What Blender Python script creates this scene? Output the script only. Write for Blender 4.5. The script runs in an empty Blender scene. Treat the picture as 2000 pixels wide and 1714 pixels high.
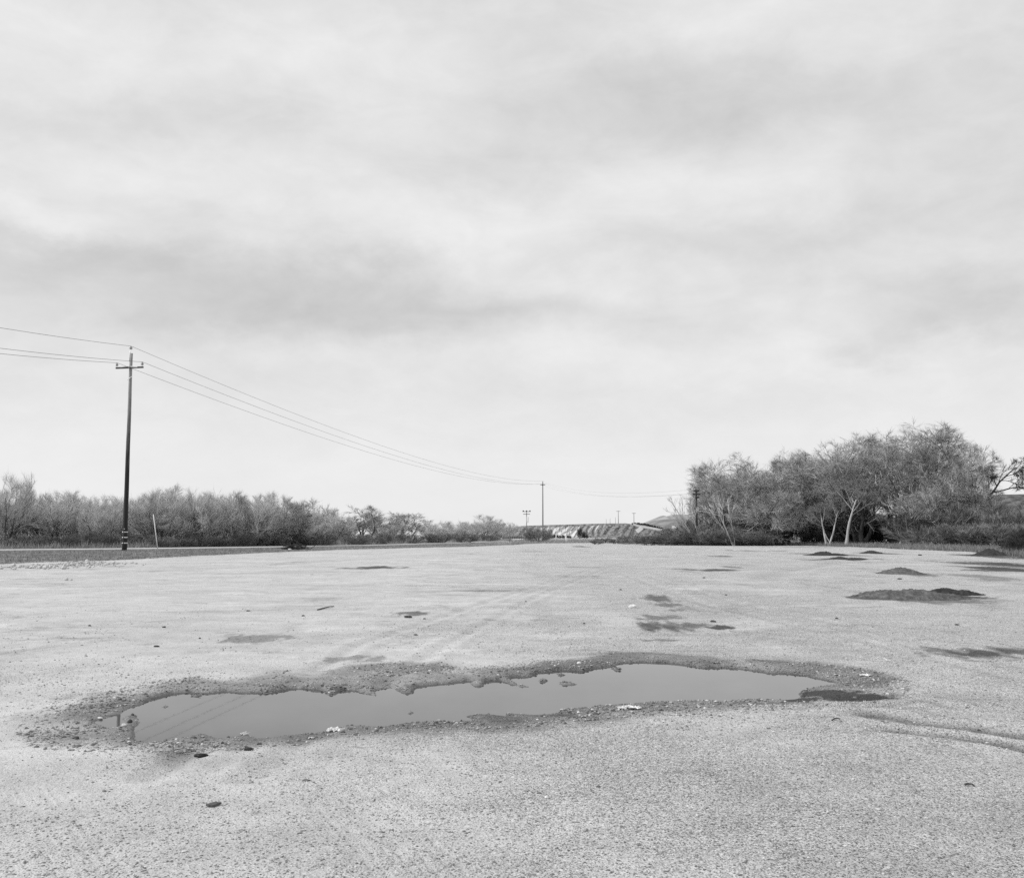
import bpy, math, random
import numpy as np

# ------------------------------------------------------------------ camera, sky, sun, exposure
sc = bpy.context.scene
COL = sc.collection
H = 1.5                    # eye height
TANP = 0.0935              # camera pitched up a little
P = math.atan(TANP)
F = 2000.0                 # focal length in photo pixels (photo is 2000 x 1714)

cam = bpy.data.cameras.new("camera")
cam.sensor_fit = 'HORIZONTAL'; cam.sensor_width = 36.0; cam.lens = 36.0 * F / 2000.0
cam.clip_start = 0.05; cam.clip_end = 20000
co = bpy.data.objects.new("camera", cam); COL.objects.link(co)
co.location = (0, 0, H); co.rotation_euler = (math.pi / 2 + P, 0, 0)
sc.camera = co

SUN_EL, SUN_AZ = math.radians(33), math.radians(-101)     # azimuth from +Y, clockwise: sun at the left, a bit behind
sv = (math.cos(SUN_EL) * math.sin(SUN_AZ), math.cos(SUN_EL) * math.cos(SUN_AZ), math.sin(SUN_EL))
ld = bpy.data.lights.new("sun", 'SUN'); ld.energy = 3.0; ld.angle = math.radians(6); ld.color = (1, 1, 1)
lo = bpy.data.objects.new("sun", ld); COL.objects.link(lo)
from mathutils import Vector
lo.rotation_euler = Vector(sv).to_track_quat('Z', 'Y').to_euler()

sc.view_settings.view_transform = 'Standard'
sc.view_settings.look = 'None'
sc.view_settings.exposure = 0.0
sc.view_settings.gamma = 1.0
sc.cycles.use_denoising = False
sc.cycles.max_bounces = 6
sc.cycles.sample_clamp_indirect = 4


class NT:
    """small node-building helper"""
    def __init__(s, tree): s.t = tree; s.n = tree.nodes; s.l = tree.links
    def node(s, typ, **kw):
        n = s.n.new(typ)
        for k, v in kw.items(): setattr(n, k, v)
        return n
    def put(s, sock, v):
        if hasattr(v, 'is_output') or isinstance(v, bpy.types.NodeSocket): s.l.new(v, sock)
        else: sock.default_value = v
    def m(s, op, a, b=None, c=None, clamp=False):
        n = s.node('ShaderNodeMath', operation=op, use_clamp=clamp)
        s.put(n.inputs[0], a)
        if b is not None: s.put(n.inputs[1], b)
        if c is not None: s.put(n.inputs[2], c)
        return n.outputs[0]
    def noise(s, vec, scale, detail=4, rough=0.5, dist=0.0):
        n = s.node('ShaderNodeTexNoise'); s.put(n.inputs['Vector'], vec)
        n.inputs['Scale'].default_value = scale; n.inputs['Detail'].default_value = detail
        n.inputs['Roughness'].default_value = rough; n.inputs['Distortion'].default_value = dist
        return n.outputs['Fac']
    def scale(s, vec, xyz):
        n = s.node('ShaderNodeVectorMath', operation='MULTIPLY'); s.put(n.inputs[0], vec); n.inputs[1].default_value = xyz
        return n.outputs[0]
    def vor(s, vec, scale, out='Color', rand=1.0):
        n = s.node('ShaderNodeTexVoronoi'); s.put(n.inputs['Vector'], vec)
        n.inputs['Scale'].default_value = scale; n.inputs['Randomness'].default_value = rand
        o = n.outputs[out]
        if out == 'Color':
            p = s.node('ShaderNodeSeparateColor'); s.l.new(o, p.inputs[0]); o = p.outputs[0]
        return o
    def smooth(s, v, a, b):
        n = s.node('ShaderNodeMapRange', interpolation_type='SMOOTHSTEP'); s.put(n.inputs[0], v)
        n.inputs[1].default_value = a; n.inputs[2].default_value = b
        return n.outputs[0]
    def mix(s, f, a, b):
        n = s.node('ShaderNodeMix', data_type='FLOAT'); s.put(n.inputs[0], f); s.put(n.inputs[2], a); s.put(n.inputs[3], b)
        return n.outputs[0]
    def attr(s, name):
        return s.node('ShaderNodeAttribute', attribute_name=name).outputs['Fac']
    def pos(s): return s.node('ShaderNodeNewGeometry').outputs['Position']
    def obj(s): return s.node('ShaderNodeTexCoord').outputs['Object']


# the sky: Nishita sky seen through a broken high overcast
w = bpy.data.worlds.new("World"); sc.world = w; w.use_nodes = True
w.node_tree.nodes.clear()
k = NT(w.node_tree)
out = k.node('ShaderNodeOutputWorld'); bg = k.node('ShaderNodeBackground')
k.l.new(bg.outputs[0], out.inputs[0])
sky = k.node('ShaderNodeTexSky', sky_type='NISHITA', sun_disc=False)
sky.sun_elevation = SUN_EL; sky.sun_rotation = SUN_AZ
bw = k.node('ShaderNodeRGBToBW'); k.l.new(sky.outputs[0], bw.inputs[0])
g = k.node('ShaderNodeTexCoord').outputs['Generated']
sep = k.node('ShaderNodeSeparateXYZ'); k.l.new(g, sep.inputs[0])
dx, dy, dz = sep.outputs
el = k.m('ARCSINE', dz); az = k.m('ARCTAN2', dx, dy)
zc = k.m('ADD', k.m('MAXIMUM', dz, 0.0), 0.16)
cv = k.node('ShaderNodeCombineXYZ')
k.l.new(k.m('DIVIDE', dx, zc), cv.inputs[0]); k.l.new(k.m('DIVIDE', dy, zc), cv.inputs[1])
cl = cv.outputs[0]
nbig = k.noise(cl, 0.9, 3, 0.5, 0.3)
gd = k.scale(g, (1.0, 1.0, 1.7))
nmid = k.noise(gd, 4.2, 6, 0.55, 0.25)
nwis = k.noise(k.scale(g, (1.0, 1.0, 2.6)), 9.0, 8, 0.60, 0.6)
nfin = k.noise(k.scale(g, (1.0, 1.0, 1.5)), 26.0, 8, 0.62, 0.3)
# warped angles so that the banks have ragged, soft edges
azw = k.m('ADD', az, k.m('MULTIPLY', k.m('SUBTRACT', nmid, 0.5), 0.26))
elw = k.m('ADD', el, k.m('MULTIPLY', k.m('SUBTRACT', k.noise(gd, 6.5, 7, 0.58), 0.5), 0.13))


def px_az_el(px, py):
    cx, cy = (px - 1000) / F, (857 - py) / F
    v = Vector((cx, math.cos(P) - cy * math.sin(P), math.sin(P) + cy * math.cos(P))).normalized()
    return math.atan2(v.x, v.y), math.asin(v.z)


banks = [  # pixel centre, pixel radii, tone
    (1080, 170, 230, 62, -.10), (1350, 250, 160, 60, -.09), (1000, 320, 240, 50, -.06), (1700, 190, 300, 90, -.06), (120, 500, 220, 40, -.10), (330, 580, 300, 64, -.09), (720, 565, 320, 50, -.10), (640, 640, 320, 36, -.07),
    (1420, 470, 240, 36, -.06), (1000, 600, 220, 26, -.06), (1900, 630, 150, 38, -.12), (1780, 560, 180, 26, -.06), (250, 250, 300, 50, -.05), (1850, 400, 300, 60, -.05), (250, 400, 260, 24, -.03),
    (60, 410, 150, 34, .10), (380, 330, 260, 50, .05), (830, 440, 230, 46, .11), (1250, 330, 130, 70, .07), (560, 120, 420, 60, .08), (1500, 50, 400, 60, .07),
    (1120, 535, 200, 22, .05), (1000, 700, 300, 26, .03), (1560, 350, 130, 60, .06), (1640, 700, 260, 30, .05), (60, 60, 200, 60, .05)]
tone = None
for (bx, by, rx, ry, a) in banks:
    a0, e0 = px_az_el(bx, by)
    u = k.m('MULTIPLY', k.m('SUBTRACT', azw, a0), F / rx)
    v = k.m('MULTIPLY', k.m('SUBTRACT', elw, e0), F / ry)
    r2 = k.m('ADD', k.m('MULTIPLY', u, u), k.m('MULTIPLY', v, v))
    gsn = k.m('MULTIPLY', k.m('EXPONENT', k.m('MULTIPLY', r2, -0.7)), a)
    tone = gsn if tone is None else k.m('ADD', tone, gsn)
base = k.mix(k.smooth(el, 0.02, 0.20), 0.86, 0.775)
base = k.mix(k.smooth(el, 0.19, 0.50), base, 0.76)
t = k.m('ADD', base, tone)
hi = k.smooth(el, 0.02, 0.2)
t = k.m('ADD', t, k.m('MULTIPLY', k.m('SUBTRACT', nbig, 0.5), 0.05))
t = k.m('ADD', t, k.m('MULTIPLY', k.m('SUBTRACT', nmid, 0.5), k.mix(hi, 0.06, 0.16)))
t = k.m('ADD', t, k.m('MULTIPLY', k.m('SUBTRACT', nwis, 0.5), k.mix(hi, 0.06, 0.19)))
t = k.m('ADD', t, k.m('MULTIPLY', k.m('SUBTRACT', nfin, 0.5), k.mix(hi, 0.04, 0.10)))
val = k.m('ADD', k.m('MULTIPLY', t, 9.6), k.m('MULTIPLY', k.m('MINIMUM', bw.outputs[0], 10.0), 0.05))
k.l.new(val, bg.inputs[0]); bg.inputs[1].default_value = 0.1

# ------------------------------------------------------------------ helpers
rng = np.random.default_rng(7)


def ray(px, py):
    cx, cy = (px - 1000) / F, (857 - py) / F
    return np.array([cx, math.cos(P) - cy * math.sin(P), math.sin(P) + cy * math.cos(P)])


def gp(px, py, z=0.0):
    """point on the level z seen at a photo pixel"""
    r = ray(px, py); t_ = (z - H) / r[2]
    return np.array([r[0] * t_, r[1] * t_, z])


def at_depth(px, py, Y):
    r = ray(px, py); t_ = Y / r[1]
    return np.array([r[0] * t_, Y, H + r[2] * t_])


def mat(name, build):
    m_ = bpy.data.materials.new(name); m_.use_nodes = True
    k_ = NT(m_.node_tree); b = m_.node_tree.nodes['Principled BSDF']
    build(k_, b)
    return m_


def grey(k_, v):
    if not isinstance(v, bpy.types.NodeSocket): return (v, v, v, 1)
    c = k_.node('ShaderNodeCombineColor')
    for i in range(3): k_.l.new(v, c.inputs[i])
    return c.outputs[0]


def plain(name, lo_, hi_, scale=8, rough=0.9, stretch=(1, 1, 1), detail=5, spec=0.3, bump=0.0, metal=0.0):
    def b(k_, p):
        o = k_.scale(k_.obj(), stretch)
        n = k_.smooth(k_.noise(o, scale, detail, 0.65), 0.3, 0.7)
        k_.l.new(grey(k_, k_.mix(n, lo_, hi_)), p.inputs['Base Color'])
        p.inputs['Roughness'].default_value = rough; p.inputs['Specular IOR Level'].default_value = spec
        p.inputs['Metallic'].default_value = metal
        if bump:
            bn = k_.node('ShaderNodeBump'); bn.inputs['Distance'].default_value = bump
            k_.l.new(n, bn.inputs['Height']); k_.l.new(bn.outputs[0], p.inputs['Normal'])
    return mat(name, b)


def mesh_np(name, verts, faces, m_=None, smooth=False, attrs=None):
    """faces: list of int arrays (n,3) or (n,4)"""
    me = bpy.data.meshes.new(name)
    verts = np.asarray(verts, dtype=np.float32)
    me.vertices.add(len(verts)); me.vertices.foreach_set('co', verts.ravel())
    fs = [np.asarray(f, dtype=np.int32) for f in faces if len(f)]
    nl = sum(f.size for f in fs); nf = sum(len(f) for f in fs)
    me.loops.add(nl); me.polygons.add(nf)
    me.loops.foreach_set('vertex_index', np.concatenate([f.ravel() for f in fs]))
    sizes = np.concatenate([np.full(len(f), f.shape[1], dtype=np.int32) for f in fs])
    starts = np.concatenate([[0], np.cumsum(sizes)[:-1]]).astype(np.int32)
    me.polygons.foreach_set('loop_start', starts)
    me.polygons.foreach_set('use_smooth', np.full(nf, smooth))
    if attrs:
        for an, av in attrs.items():
            a = me.attributes.new(an, 'FLOAT', 'POINT'); a.data.foreach_set('value', np.asarray(av, dtype=np.float32))
    me.update(calc_edges=True)
    if m_: me.materials.append(m_)
    return me


def link(name, me, parent=None, loc=(0, 0, 0)):
    o = bpy.data.objects.new(name, me); COL.objects.link(o); o.location = loc
    if parent: o.parent = parent
    return o


def tag(o, label=None, cat=None, group=None, kind=None):
    if label: o['label'] = label
    if cat: o['category'] = cat
    if group: o['group'] = group
    if kind: o['kind'] = kind
    return o


def hash2(ix, iy, seed):
    h = (ix * 374761393 + iy * 668265263 + seed * 974634777) & 0xffffffff
    h = ((h ^ (h >> 13)) * 1274126177) & 0xffffffff
    return ((h ^ (h >> 16)) & 0xffff) / 65535.0


def vnoise(x, y, seed=0):
    ix = np.floor(x).astype(np.int64); iy = np.floor(y).astype(np.int64)
    fx = x - ix; fy = y - iy; fx = fx * fx * (3 - 2 * fx); fy = fy * fy * (3 - 2 * fy)
    a = hash2(ix, iy, seed); b = hash2(ix + 1, iy, seed); c = hash2(ix, iy + 1, seed); d = hash2(ix + 1, iy + 1, seed)
    return (a * (1 - fx) + b * fx) * (1 - fy) + (c * (1 - fx) + d * fx) * fy


def fbm(x, y, seed=0, octs=4, g_=0.5):
    s = 0; a = 1; tot = 0
    for i in range(octs):
        s = s + a * vnoise(x * 2 ** i, y * 2 ** i, seed + i * 17); tot += a; a *= g_
    return s / tot


def sdf_poly(px_, py_, poly):
    """signed distance, negative inside"""
    d2 = np.full(px_.shape, 1e18); inside = np.zeros(px_.shape, bool)
    n = len(poly)
    for i in range(n):
        x0, y0 = poly[i]; x1, y1 = poly[(i + 1) % n]
        ex, ey = x1 - x0, y1 - y0; L = ex * ex + ey * ey + 1e-12
        t_ = np.clip(((px_ - x0) * ex + (py_ - y0) * ey) / L, 0, 1)
        qx, qy = px_ - x0 - t_ * ex, py_ - y0 - t_ * ey
        d2 = np.minimum(d2, qx * qx + qy * qy)
        c = ((y0 > py_) != (y1 > py_)) & (px_ < ex * (py_ - y0) / (y1 - y0 + 1e-15) + x0)
        inside ^= c
    d = np.sqrt(d2)
    return np.where(inside, -d, d)


def dist_line(px_, py_, pts):
    """distance to a polyline and distance along it"""
    d2 = np.full(px_.shape, 1e18); al = np.zeros(px_.shape); acc = 0
    for i in range(len(pts) - 1):
        x0, y0 = pts[i]; x1, y1 = pts[i + 1]; ex, ey = x1 - x0, y1 - y0; L = math.hypot(ex, ey)
        t_ = np.clip(((px_ - x0) * ex + (py_ - y0) * ey) / L ** 2, 0, 1)
        q = (px_ - x0 - t_ * ex) ** 2 + (py_ - y0 - t_ * ey) ** 2
        m_ = q < d2; d2 = np.where(m_, q, d2); al = np.where(m_, acc + t_ * L, al); acc += L
    return np.sqrt(d2), al


def sstep(x, a, b):
    t_ = np.clip((x - a) / (b - a), 0, 1); return t_ * t_ * (3 - 2 * t_)

# ------------------------------------------------------------------ the ground
WZ = -0.03
PUD = [(185,1410),(205,1402),(225,1396),(262,1380),(300,1364),(340,1353),(370,1350),(410,1353),(440,1348),(480,1353),(520,1352),
(560,1346),(600,1344),(622,1345),(638,1350),(648,1359),(656,1358),(660,1349),(675,1346),(700,1347),(718,1355),(733,1364),(744,1366),(742,1358),
(730,1350),(748,1345),(765,1343),(785,1350),(804,1354),(806,1348),(797,1344),(830,1338),(880,1333),(915,1329),(935,1331),(955,1329),(975,1327),
(1000,1336),(1020,1341),(1034,1341),(1015,1337),(1000,1330),(995,1322),(1010,1320),(1030,1321),(1045,1317),(1060,1312),(1100,1308),(1140,1310),
(1165,1305),(1200,1300),(1215,1294),(1260,1293),(1310,1294),(1345,1298),(1370,1304),(1400,1303),(1440,1304),(1480,1310),(1510,1316),
(1530,1314),(1560,1317),(1590,1322),(1620,1327),(1634,1332),(1620,1340),(1590,1344),(1572,1349),(1564,1356),(1577,1364),(1550,1368),(1525,1370),
(1480,1369),(1420,1371),(1370,1369),(1310,1371),(1270,1372),(1235,1376),(1190,1378),(1150,1381),(1165,1385),(1110,1388),(1085,1391),(1092,1396),
(1040,1400),(985,1393),(998,1401),(950,1398),(908,1399),(930,1405),(918,1411),(860,1413),(820,1412),(780,1416),(740,1424),(700,1424),(660,1420),(640,1424),
(600,1434),(560,1441),(500,1445),(480,1441),(470,1434),(455,1441),(420,1440),(396,1436),(385,1441),(350,1446),(320,1450),(295,1452),(275,1448),(262,1436),(256,1426),
(268,1414),(272,1400),(262,1394),(245,1400),(238,1410),(234,1421),(218,1424),(200,1418)]
PUDW = [tuple(gp(a, b, WZ)[:2]) for a, b in PUD]
ISL = [(1060,1330,10,3),(1110,1335,14,2.5),(1093,1318,7,2.5),(932,1336,14,2.5),(1202,1306,9,4),(803,1392,6,1.1),(320,1380,10,2),(470,1434,8,3),(385,1358,9,1.6)]
WET = [(90,1455),(60,1420),(95,1385),(180,1368),(260,1345),(330,1330),(400,1322),(440,1330),(500,1318),(540,1310),(570,1330),(640,1322),(690,1303),(760,1297),
(850,1296),(900,1312),(960,1306),(1040,1292),(1080,1287),(1150,1287),(1200,1272),(1280,1274),(1360,1284),(1440,1293),(1500,1288),(1560,1292),(1650,1302),(1720,1316),
(1765,1333),(1740,1350),(1755,1362),(1700,1372),(1600,1378),(1500,1382),(1420,1393),(1300,1393),(1200,1396),(1050,1412),(950,1420),(800,1417),
(700,1432),(600,1447),(500,1458),(400,1465),(330,1492),(300,1470),(270,1458),(180,1462)]
WETW = [tuple(gp(a, b)[:2]) for a, b in WET]
PATCH = [(500,1247,85,10,.55),(690,1287,80,8,.5),(800,1197,48,5,.75),(775,1203,60,3,.3),(740,1107.5,62,3,1),(700,1109,60,1.6,.7),(940,1153,90,2,.55),(820,1155,60,3,.3),
(1285,1168,44,9,.75),(1305,1181,36,5,.7),(1320,1191,24,3,.6),(1290,1205,60,7,.6),(1290,1223,60,14,.8),(1350,1221,60,6,.75),(1412,1225,34,6,1.1),(1290,1250,50,3,.55),
(1900,1276,100,14,.85),(1985,1273,70,10,.8),(1860,1272,60,11,.6),(1385,1112.5,75,2.6,.9),(1430,1107,20,3,.6),(1330,1111,30,1.5,.8),(1410,1085.5,32,2,.7),(1470,1075.5,70,2,.5),
(1590,1068.5,90,.8,.8),(1590,1093,50,2,.6),(1690,1098,60,1.5,.4),(1920,1125,60,7,.5),(1985,1105,70,14,1.0),(1985,1103,55,12,1.2),(2000,1113,60,10,1.2),(1935,1113,60,2.5,.9),(1945,1099,40,2.5,.9),(2010,1090,50,8,1.1),(1880,1123,40,5,.5),(1965,1131,60,3,.5),  # towards the right edge: plain dark ground patches, drawn through the wet mask
(1640,1355,120,9,.6),(1635,1357,100,10,1.3),(1600,1355,60,7,1.5),(1690,1362,70,8,1.0),(1650,1368,90,5,.8),(1570,1367,50,5,1.6),(1500,1374,90,4,.8),(1250,1385,120,5,.7),(1100,1397,80,5,.8),
(1140,1107,50,1.2,.45),(900,1080,80,1.2,.3),(1040,1077,60,1.6,.35),(1135,1067,20,1.4,.8),(1440,1185,60,3,.2),(1570,1133,40,2,.3),
(120,1120,60,1.6,.3),(40,1131,60,2,.35),(100,1140,90,1.6,.4),(300,1133,90,1.4,.3),(20,1107,40,1.2,.8),(220,1106,30,1,.5),(470,1120,90,1.6,.25),(620,1190,40,1.6,.3),(170,1245,60,2,.35),(330,1215,60,3,.2),
(700,1458,30,3,.4),(330,1530,40,4,.15),(500,1585,9,4,.45),(378,1615,9,3,.35),(541,1643,9,3,.45),(499,1662,9,3,.45),(70,1596,25,3,.35),(270,1622,8,3,.3),(55,1648,9,3,.3),(190,1665,9,3,.3),(150,1668,9,3,.3),(20,1706,14,3,.5),(90,1706,22,4,.4),(150,1451,18,5,.6),
(1800,1168,128,11,.7),(1900,1166,45,4,.9),(1783,1120,58,5,.75),(1628,1083,62,4,.9),(1660,1091.5,75,2.4,1),(1713,1080,34,2,.9),(1957,1085,60,4,1),(1780,1385,80,4,.3),(1870,1420,100,5,.5),(1940,1432,80,5,.6),(1700,1430,60,4,.35),(1560,1385,60,4,.3),(560,1620,60,10,.1),
(1250,1440,200,12,.12),(700,1240,200,10,.12),(100,1300,160,12,.18),(1500,1440,160,10,.12),(760,1500,200,16,.08),(200,1360,120,14,.4),(60,1400,60,14,.35),(1850,1360,150,14,.2)]
RUTS = [([(1700,1393),(1800,1412),(1900,1421),(2010,1440),(2100,1450)], .15, -.035, .95), ([(1740,1425),(1850,1437),(1950,1452),(2020,1466),(2150,1480)], .10, -.04, 1.0),
        ([(1640,1368),(1720,1364),(1790,1366),(1860,1380)], .10, -.02, .5), ([(1600,1380),(1700,1381),(1790,1372)], .07, -.02, .45),
        ([(1620,1100),(1500,1120),(1440,1140)], .6, -.03, .25), ([(1680,1092),(1540,1115),(1470,1150)], .5, -.03, .2),
        ([(60,1145),(250,1133),(420,1128),(650,1123)], .35, -.035, .35), ([(0,1157),(200,1150),(330,1147)], .2, -.02, .4),
        ([(0,1278),(100,1262),(220,1250)], .07, -.02, .4), ([(0,1210),(160,1190),(350,1178)], .15, -.02, .2),
        ([(300,1400+120),(700,1260),(1000,1160),(1160,1110)], .10, -.012, .12), ([(500,1520),(860,1265),(1060,1160),(1190,1108)], .10, -.012, .12), ([(1990,1300),(1700,1230),(1450,1180),(1250,1120)], .12, -.012, .12), ([(2010,1330),(1660,1245),(1380,1180),(1200,1115)], .12, -.012, .12),
        ([(-20,1185),(300,1170),(700,1145),(1000,1110)], .2, -.02, .22), ([(700,1200),(1100,1165),(1500,1150),(1700,1130)], .2, -.02, .2), ([(380,1112),(700,1092),(1000,1078),(1300,1074)], .5, -.03, .3), ([(900,1095),(1200,1088),(1500,1086)], .5, -.03, .3), ([(-20,1330),(150,1305),(380,1290),(560,1284)], .08, -.02, .3)]
TRACKS = [[(2050,1495),(1850,1560),(1700,1640),(1580,1730)], [(2060,1560),(1900,1640),(1800,1730)], [(-40,1440),(60,1530),(140,1640),(200,1740)],
          [(640,1560),(730,1650),(800,1740)], [(700,1545),(830,1660),(900,1740)], [(1400,1560),(1700,1500),(2000,1480)]]

EDGE = [(-600,1125),(-200,1110),(0,1102),(100,1098),(200,1096),(300,1090),(400,1085),(500,1080),(600,1076),(700,1073),(800,1070),(920,1067.5),(1000,1064),(1060,1060.5),
(1150,1060),(1250,1062),(1300,1063.6),(1400,1064.5),(1560,1065),(1640,1067),(1760,1072),(1850,1076),(1925,1080),(2000,1090),(2200,1115),(2600,1160)]
ew = np.array([gp(a, b)[:2] for a, b in EDGE]); EU = ew[:, 0] / ew[:, 1]; EY = ew[:, 1]


def edge_y(x, y):
    return np.interp(x / np.maximum(y, .1), EU, EY)


def wavy_edge(x, y):
    return edge_y(x, y) * (1 + .035 * (fbm(x * .25, y * .06, 91, 4) - .5) * 2)


def ground_z(x, y):
    """height of the lot and of the land round it; also wetness and dark patch tone"""
    z = (fbm(x * .18, y * .18, 3, 3) - .5) * .05 * sstep(y, 14, 40) + (fbm(x * 1.3, y * 1.3, 5, 3) - .5) * .014
    z = z + (fbm(x * 9, y * 9, 8, 3) - .5) * .010
    wet = np.zeros_like(x)
    near = (y > 5) & (y < 14) & (np.abs(x) < 9)
    if near.any():
        xn, yn = x[near], y[near]
        jx = (fbm(xn * 5, yn * 5, 21, 3) - .5) * .10; jy = (fbm(xn * 5, yn * 5, 22, 3) - .5) * .16
        s = sdf_poly(xn + jx * .5, yn + jy * .5, PUDW)
        for (a, b, rx, ry) in ISL:
            c = gp(a, b, WZ); sx = rx * c[1] / F; sy = abs(gp(a, b - ry, WZ)[1] - gp(a, b + ry, WZ)[1]) / 2
            r = np.sqrt(((xn + jx - c[0]) / sx) ** 2 + ((yn + jy - c[1]) / sy) ** 2)
            s = np.maximum(s, (1 - r) * min(sx, sy))
        sc_ = s + (fbm(xn * 14, yn * 14, 31, 3) - .5) * .05
        zz = WZ + np.where(sc_ > 0, .12 * sc_, .35 * sc_)
        cliff = fbm(xn * 1.7, yn * 1.7, 77, 2)
        zz = zz + sstep(sc_, .0, .035) * .034 * cliff + sstep(sc_, 0.1, .5) * .01
        ridge = .035 * np.exp(-((s - .42) / .22) ** 2) * (fbm(xn * 1.2, yn * 1.2, 41, 3) ** 1.5) * sstep(yn, 9.6 - .0 * xn, 10.6)
        zn = z[near]
        far_ = sstep(s, .25, .8)
        z[near] = np.clip(zz, -.16, .004) * (1 - far_) + zn * far_ + ridge + np.where(s > 0, zn * .5 * (1 - far_), 0)
        z[near] = np.where(s < -.05, np.minimum(z[near], WZ - .01), z[near])
        outside = s > .6
        z[near] = np.where(outside, np.maximum(z[near], WZ + .012), z[near])
        sw = sdf_poly(xn + jx * 1.5, yn + jy * 1.5, WETW)
        wn = sstep(-sw + (fbm(xn * 1.3, yn * 1.0, 51, 4) - .5) * .9, -.34, .30) * (.30 + .70 * fbm(xn * 1.1, yn * 1.6, 52, 3))
        wn = np.maximum(wn, np.exp(-(np.maximum(s, 0) / .06) ** 2) * .85)
        wet[near] = wn
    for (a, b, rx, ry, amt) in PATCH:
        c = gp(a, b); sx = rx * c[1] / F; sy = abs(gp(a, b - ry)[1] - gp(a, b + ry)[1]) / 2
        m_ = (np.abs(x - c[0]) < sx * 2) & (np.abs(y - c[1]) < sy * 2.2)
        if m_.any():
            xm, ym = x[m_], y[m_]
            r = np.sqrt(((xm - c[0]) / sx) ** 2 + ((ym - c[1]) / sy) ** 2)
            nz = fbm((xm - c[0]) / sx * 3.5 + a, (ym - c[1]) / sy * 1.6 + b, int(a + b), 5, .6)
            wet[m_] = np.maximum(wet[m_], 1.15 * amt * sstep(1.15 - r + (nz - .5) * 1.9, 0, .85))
    for pts, wd, dep, amt in RUTS:
        pw = [tuple(gp(a, b)[:2]) for a, b in pts]
        a = np.array(pw); m_ = (x > a[:, 0].min() - 2) & (x < a[:, 0].max() + 2) & (y > a[:, 1].min() - 3) & (y < a[:, 1].max() + 3)
        if m_.any():
            d_, al = dist_line(x[m_], y[m_] + .1 * (vnoise(x[m_] * 2, y[m_] * 2, 4) - .5), pw)
            g_ = np.exp(-(d_ / wd) ** 2)
            z[m_] += dep * g_ + .012 * np.exp(-((d_ - wd * 2) / wd) ** 2)
            wet[m_] = np.maximum(wet[m_], amt * g_ * (.4 + .8 * fbm(x[m_] * .8, y[m_] * .8, 13, 3)))
    track = np.zeros_like(x)
    for pts in TRACKS:
        pw = [tuple(gp(a, b)[:2]) for a, b in pts]
        a = np.array(pw); m_ = (x > a[:, 0].min() - 1) & (x < a[:, 0].max() + 1) & (y > a[:, 1].min() - 1) & (y < a[:, 1].max() + 1)
        if m_.any():
            d_, al = dist_line(x[m_], y[m_], pw)
            g_ = sstep(d_, .20, .10)
            cut = fbm(x[m_] * 1.5, y[m_] * 1.5, 55, 2)
            z[m_] += g_ * (-.004 + .0019 * np.sin(d_ * 2 * math.pi / .05)) * sstep(cut, .35, .6)
            track[m_] = np.maximum(track[m_], g_ * sstep(cut, .3, .6))
    # land beyond the lot: a slight verge bank, then nearly level
    gy = wavy_edge(x, y)
    grass = sstep(y - gy, -.4, 1.2 + .01 * gy)
    z = z + grass * ((fbm(x * .5, y * .5, 66, 3) - .45) * .14)
    z = z - .6 * sstep(y, 350, 900)
    return z, wet, grass, track


def grid_rows():
    r = [2.6]
    while r[-1] < 20: r.append(r[-1] * 1.0042)
    while r[-1] < 220: r.append(r[-1] * 1.011)
    while r[-1] < 9000: r.append(r[-1] * 1.12)
    return np.array(r)


rows = grid_rows(); ncol = 760
uu = np.sinh(np.linspace(-1.9, 1.9, ncol)) / math.sinh(1.9)
uu = np.linspace(-1, 1, ncol) * .40 + uu * .62          # denser in the middle
ux = uu * .78
X = rows[:, None] * ux[None, :] + ux[None, :] * 1.5
Y = np.repeat(rows[:, None], ncol, 1)
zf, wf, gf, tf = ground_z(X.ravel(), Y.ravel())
# a wide apron of land round the fine sheet, one sheet with it: extra columns and rows
nr = len(rows)
idx = np.arange(nr * ncol).reshape(nr, ncol)
quads = np.stack([idx[:-1, :-1], idx[:-1, 1:], idx[1:, 1:], idx[1:, :-1]], -1).reshape(-1, 4)
V = np.stack([X.ravel(), Y.ravel(), zf], 1)
# skirt: left, right and behind
def add_strip(edge_ids, outer_pts):
    global V, quads, wf, gf, tf
    n0 = len(V); V = np.vstack([V, outer_pts]); n = len(edge_ids)
    wf = np.append(wf, np.zeros(n)); gf = np.append(gf, gf[edge_ids]); tf = np.append(tf, np.zeros(n))
    o_ = np.arange(n0, n0 + n)
    quads = np.vstack([quads, np.stack([edge_ids[:-1], edge_ids[1:], o_[1:], o_[:-1]], 1)])
    return o_
le, re_, ne = idx[:, 0], idx[:, -1], idx[0, :]
lo_ids = add_strip(le[::-1], V[le[::-1]] * [3, 1, 0] - [60, 0, 0])
ro_ids = add_strip(re_, V[re_] * [3, 1, 0] + [60, 0, 0])
nn = V[ne] * [1, 0, 0] + [0, -60, 0]
no_ids = add_strip(ne[::-1], nn[::-1])
# corners behind
n0 = len(V)
V = np.vstack([V, [[V[lo_ids[-1], 0], -60, 0], [V[ro_ids[0], 0], -60, 0]]])
wf = np.append(wf, [0, 0]); gf = np.append(gf, [0, 0]); tf = np.append(tf, [0, 0])
quads = np.vstack([quads, [[n0, no_ids[-1], le[0], lo_ids[-1]], [no_ids[0], n0 + 1, ro_ids[0], re_[0]]]])


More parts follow.
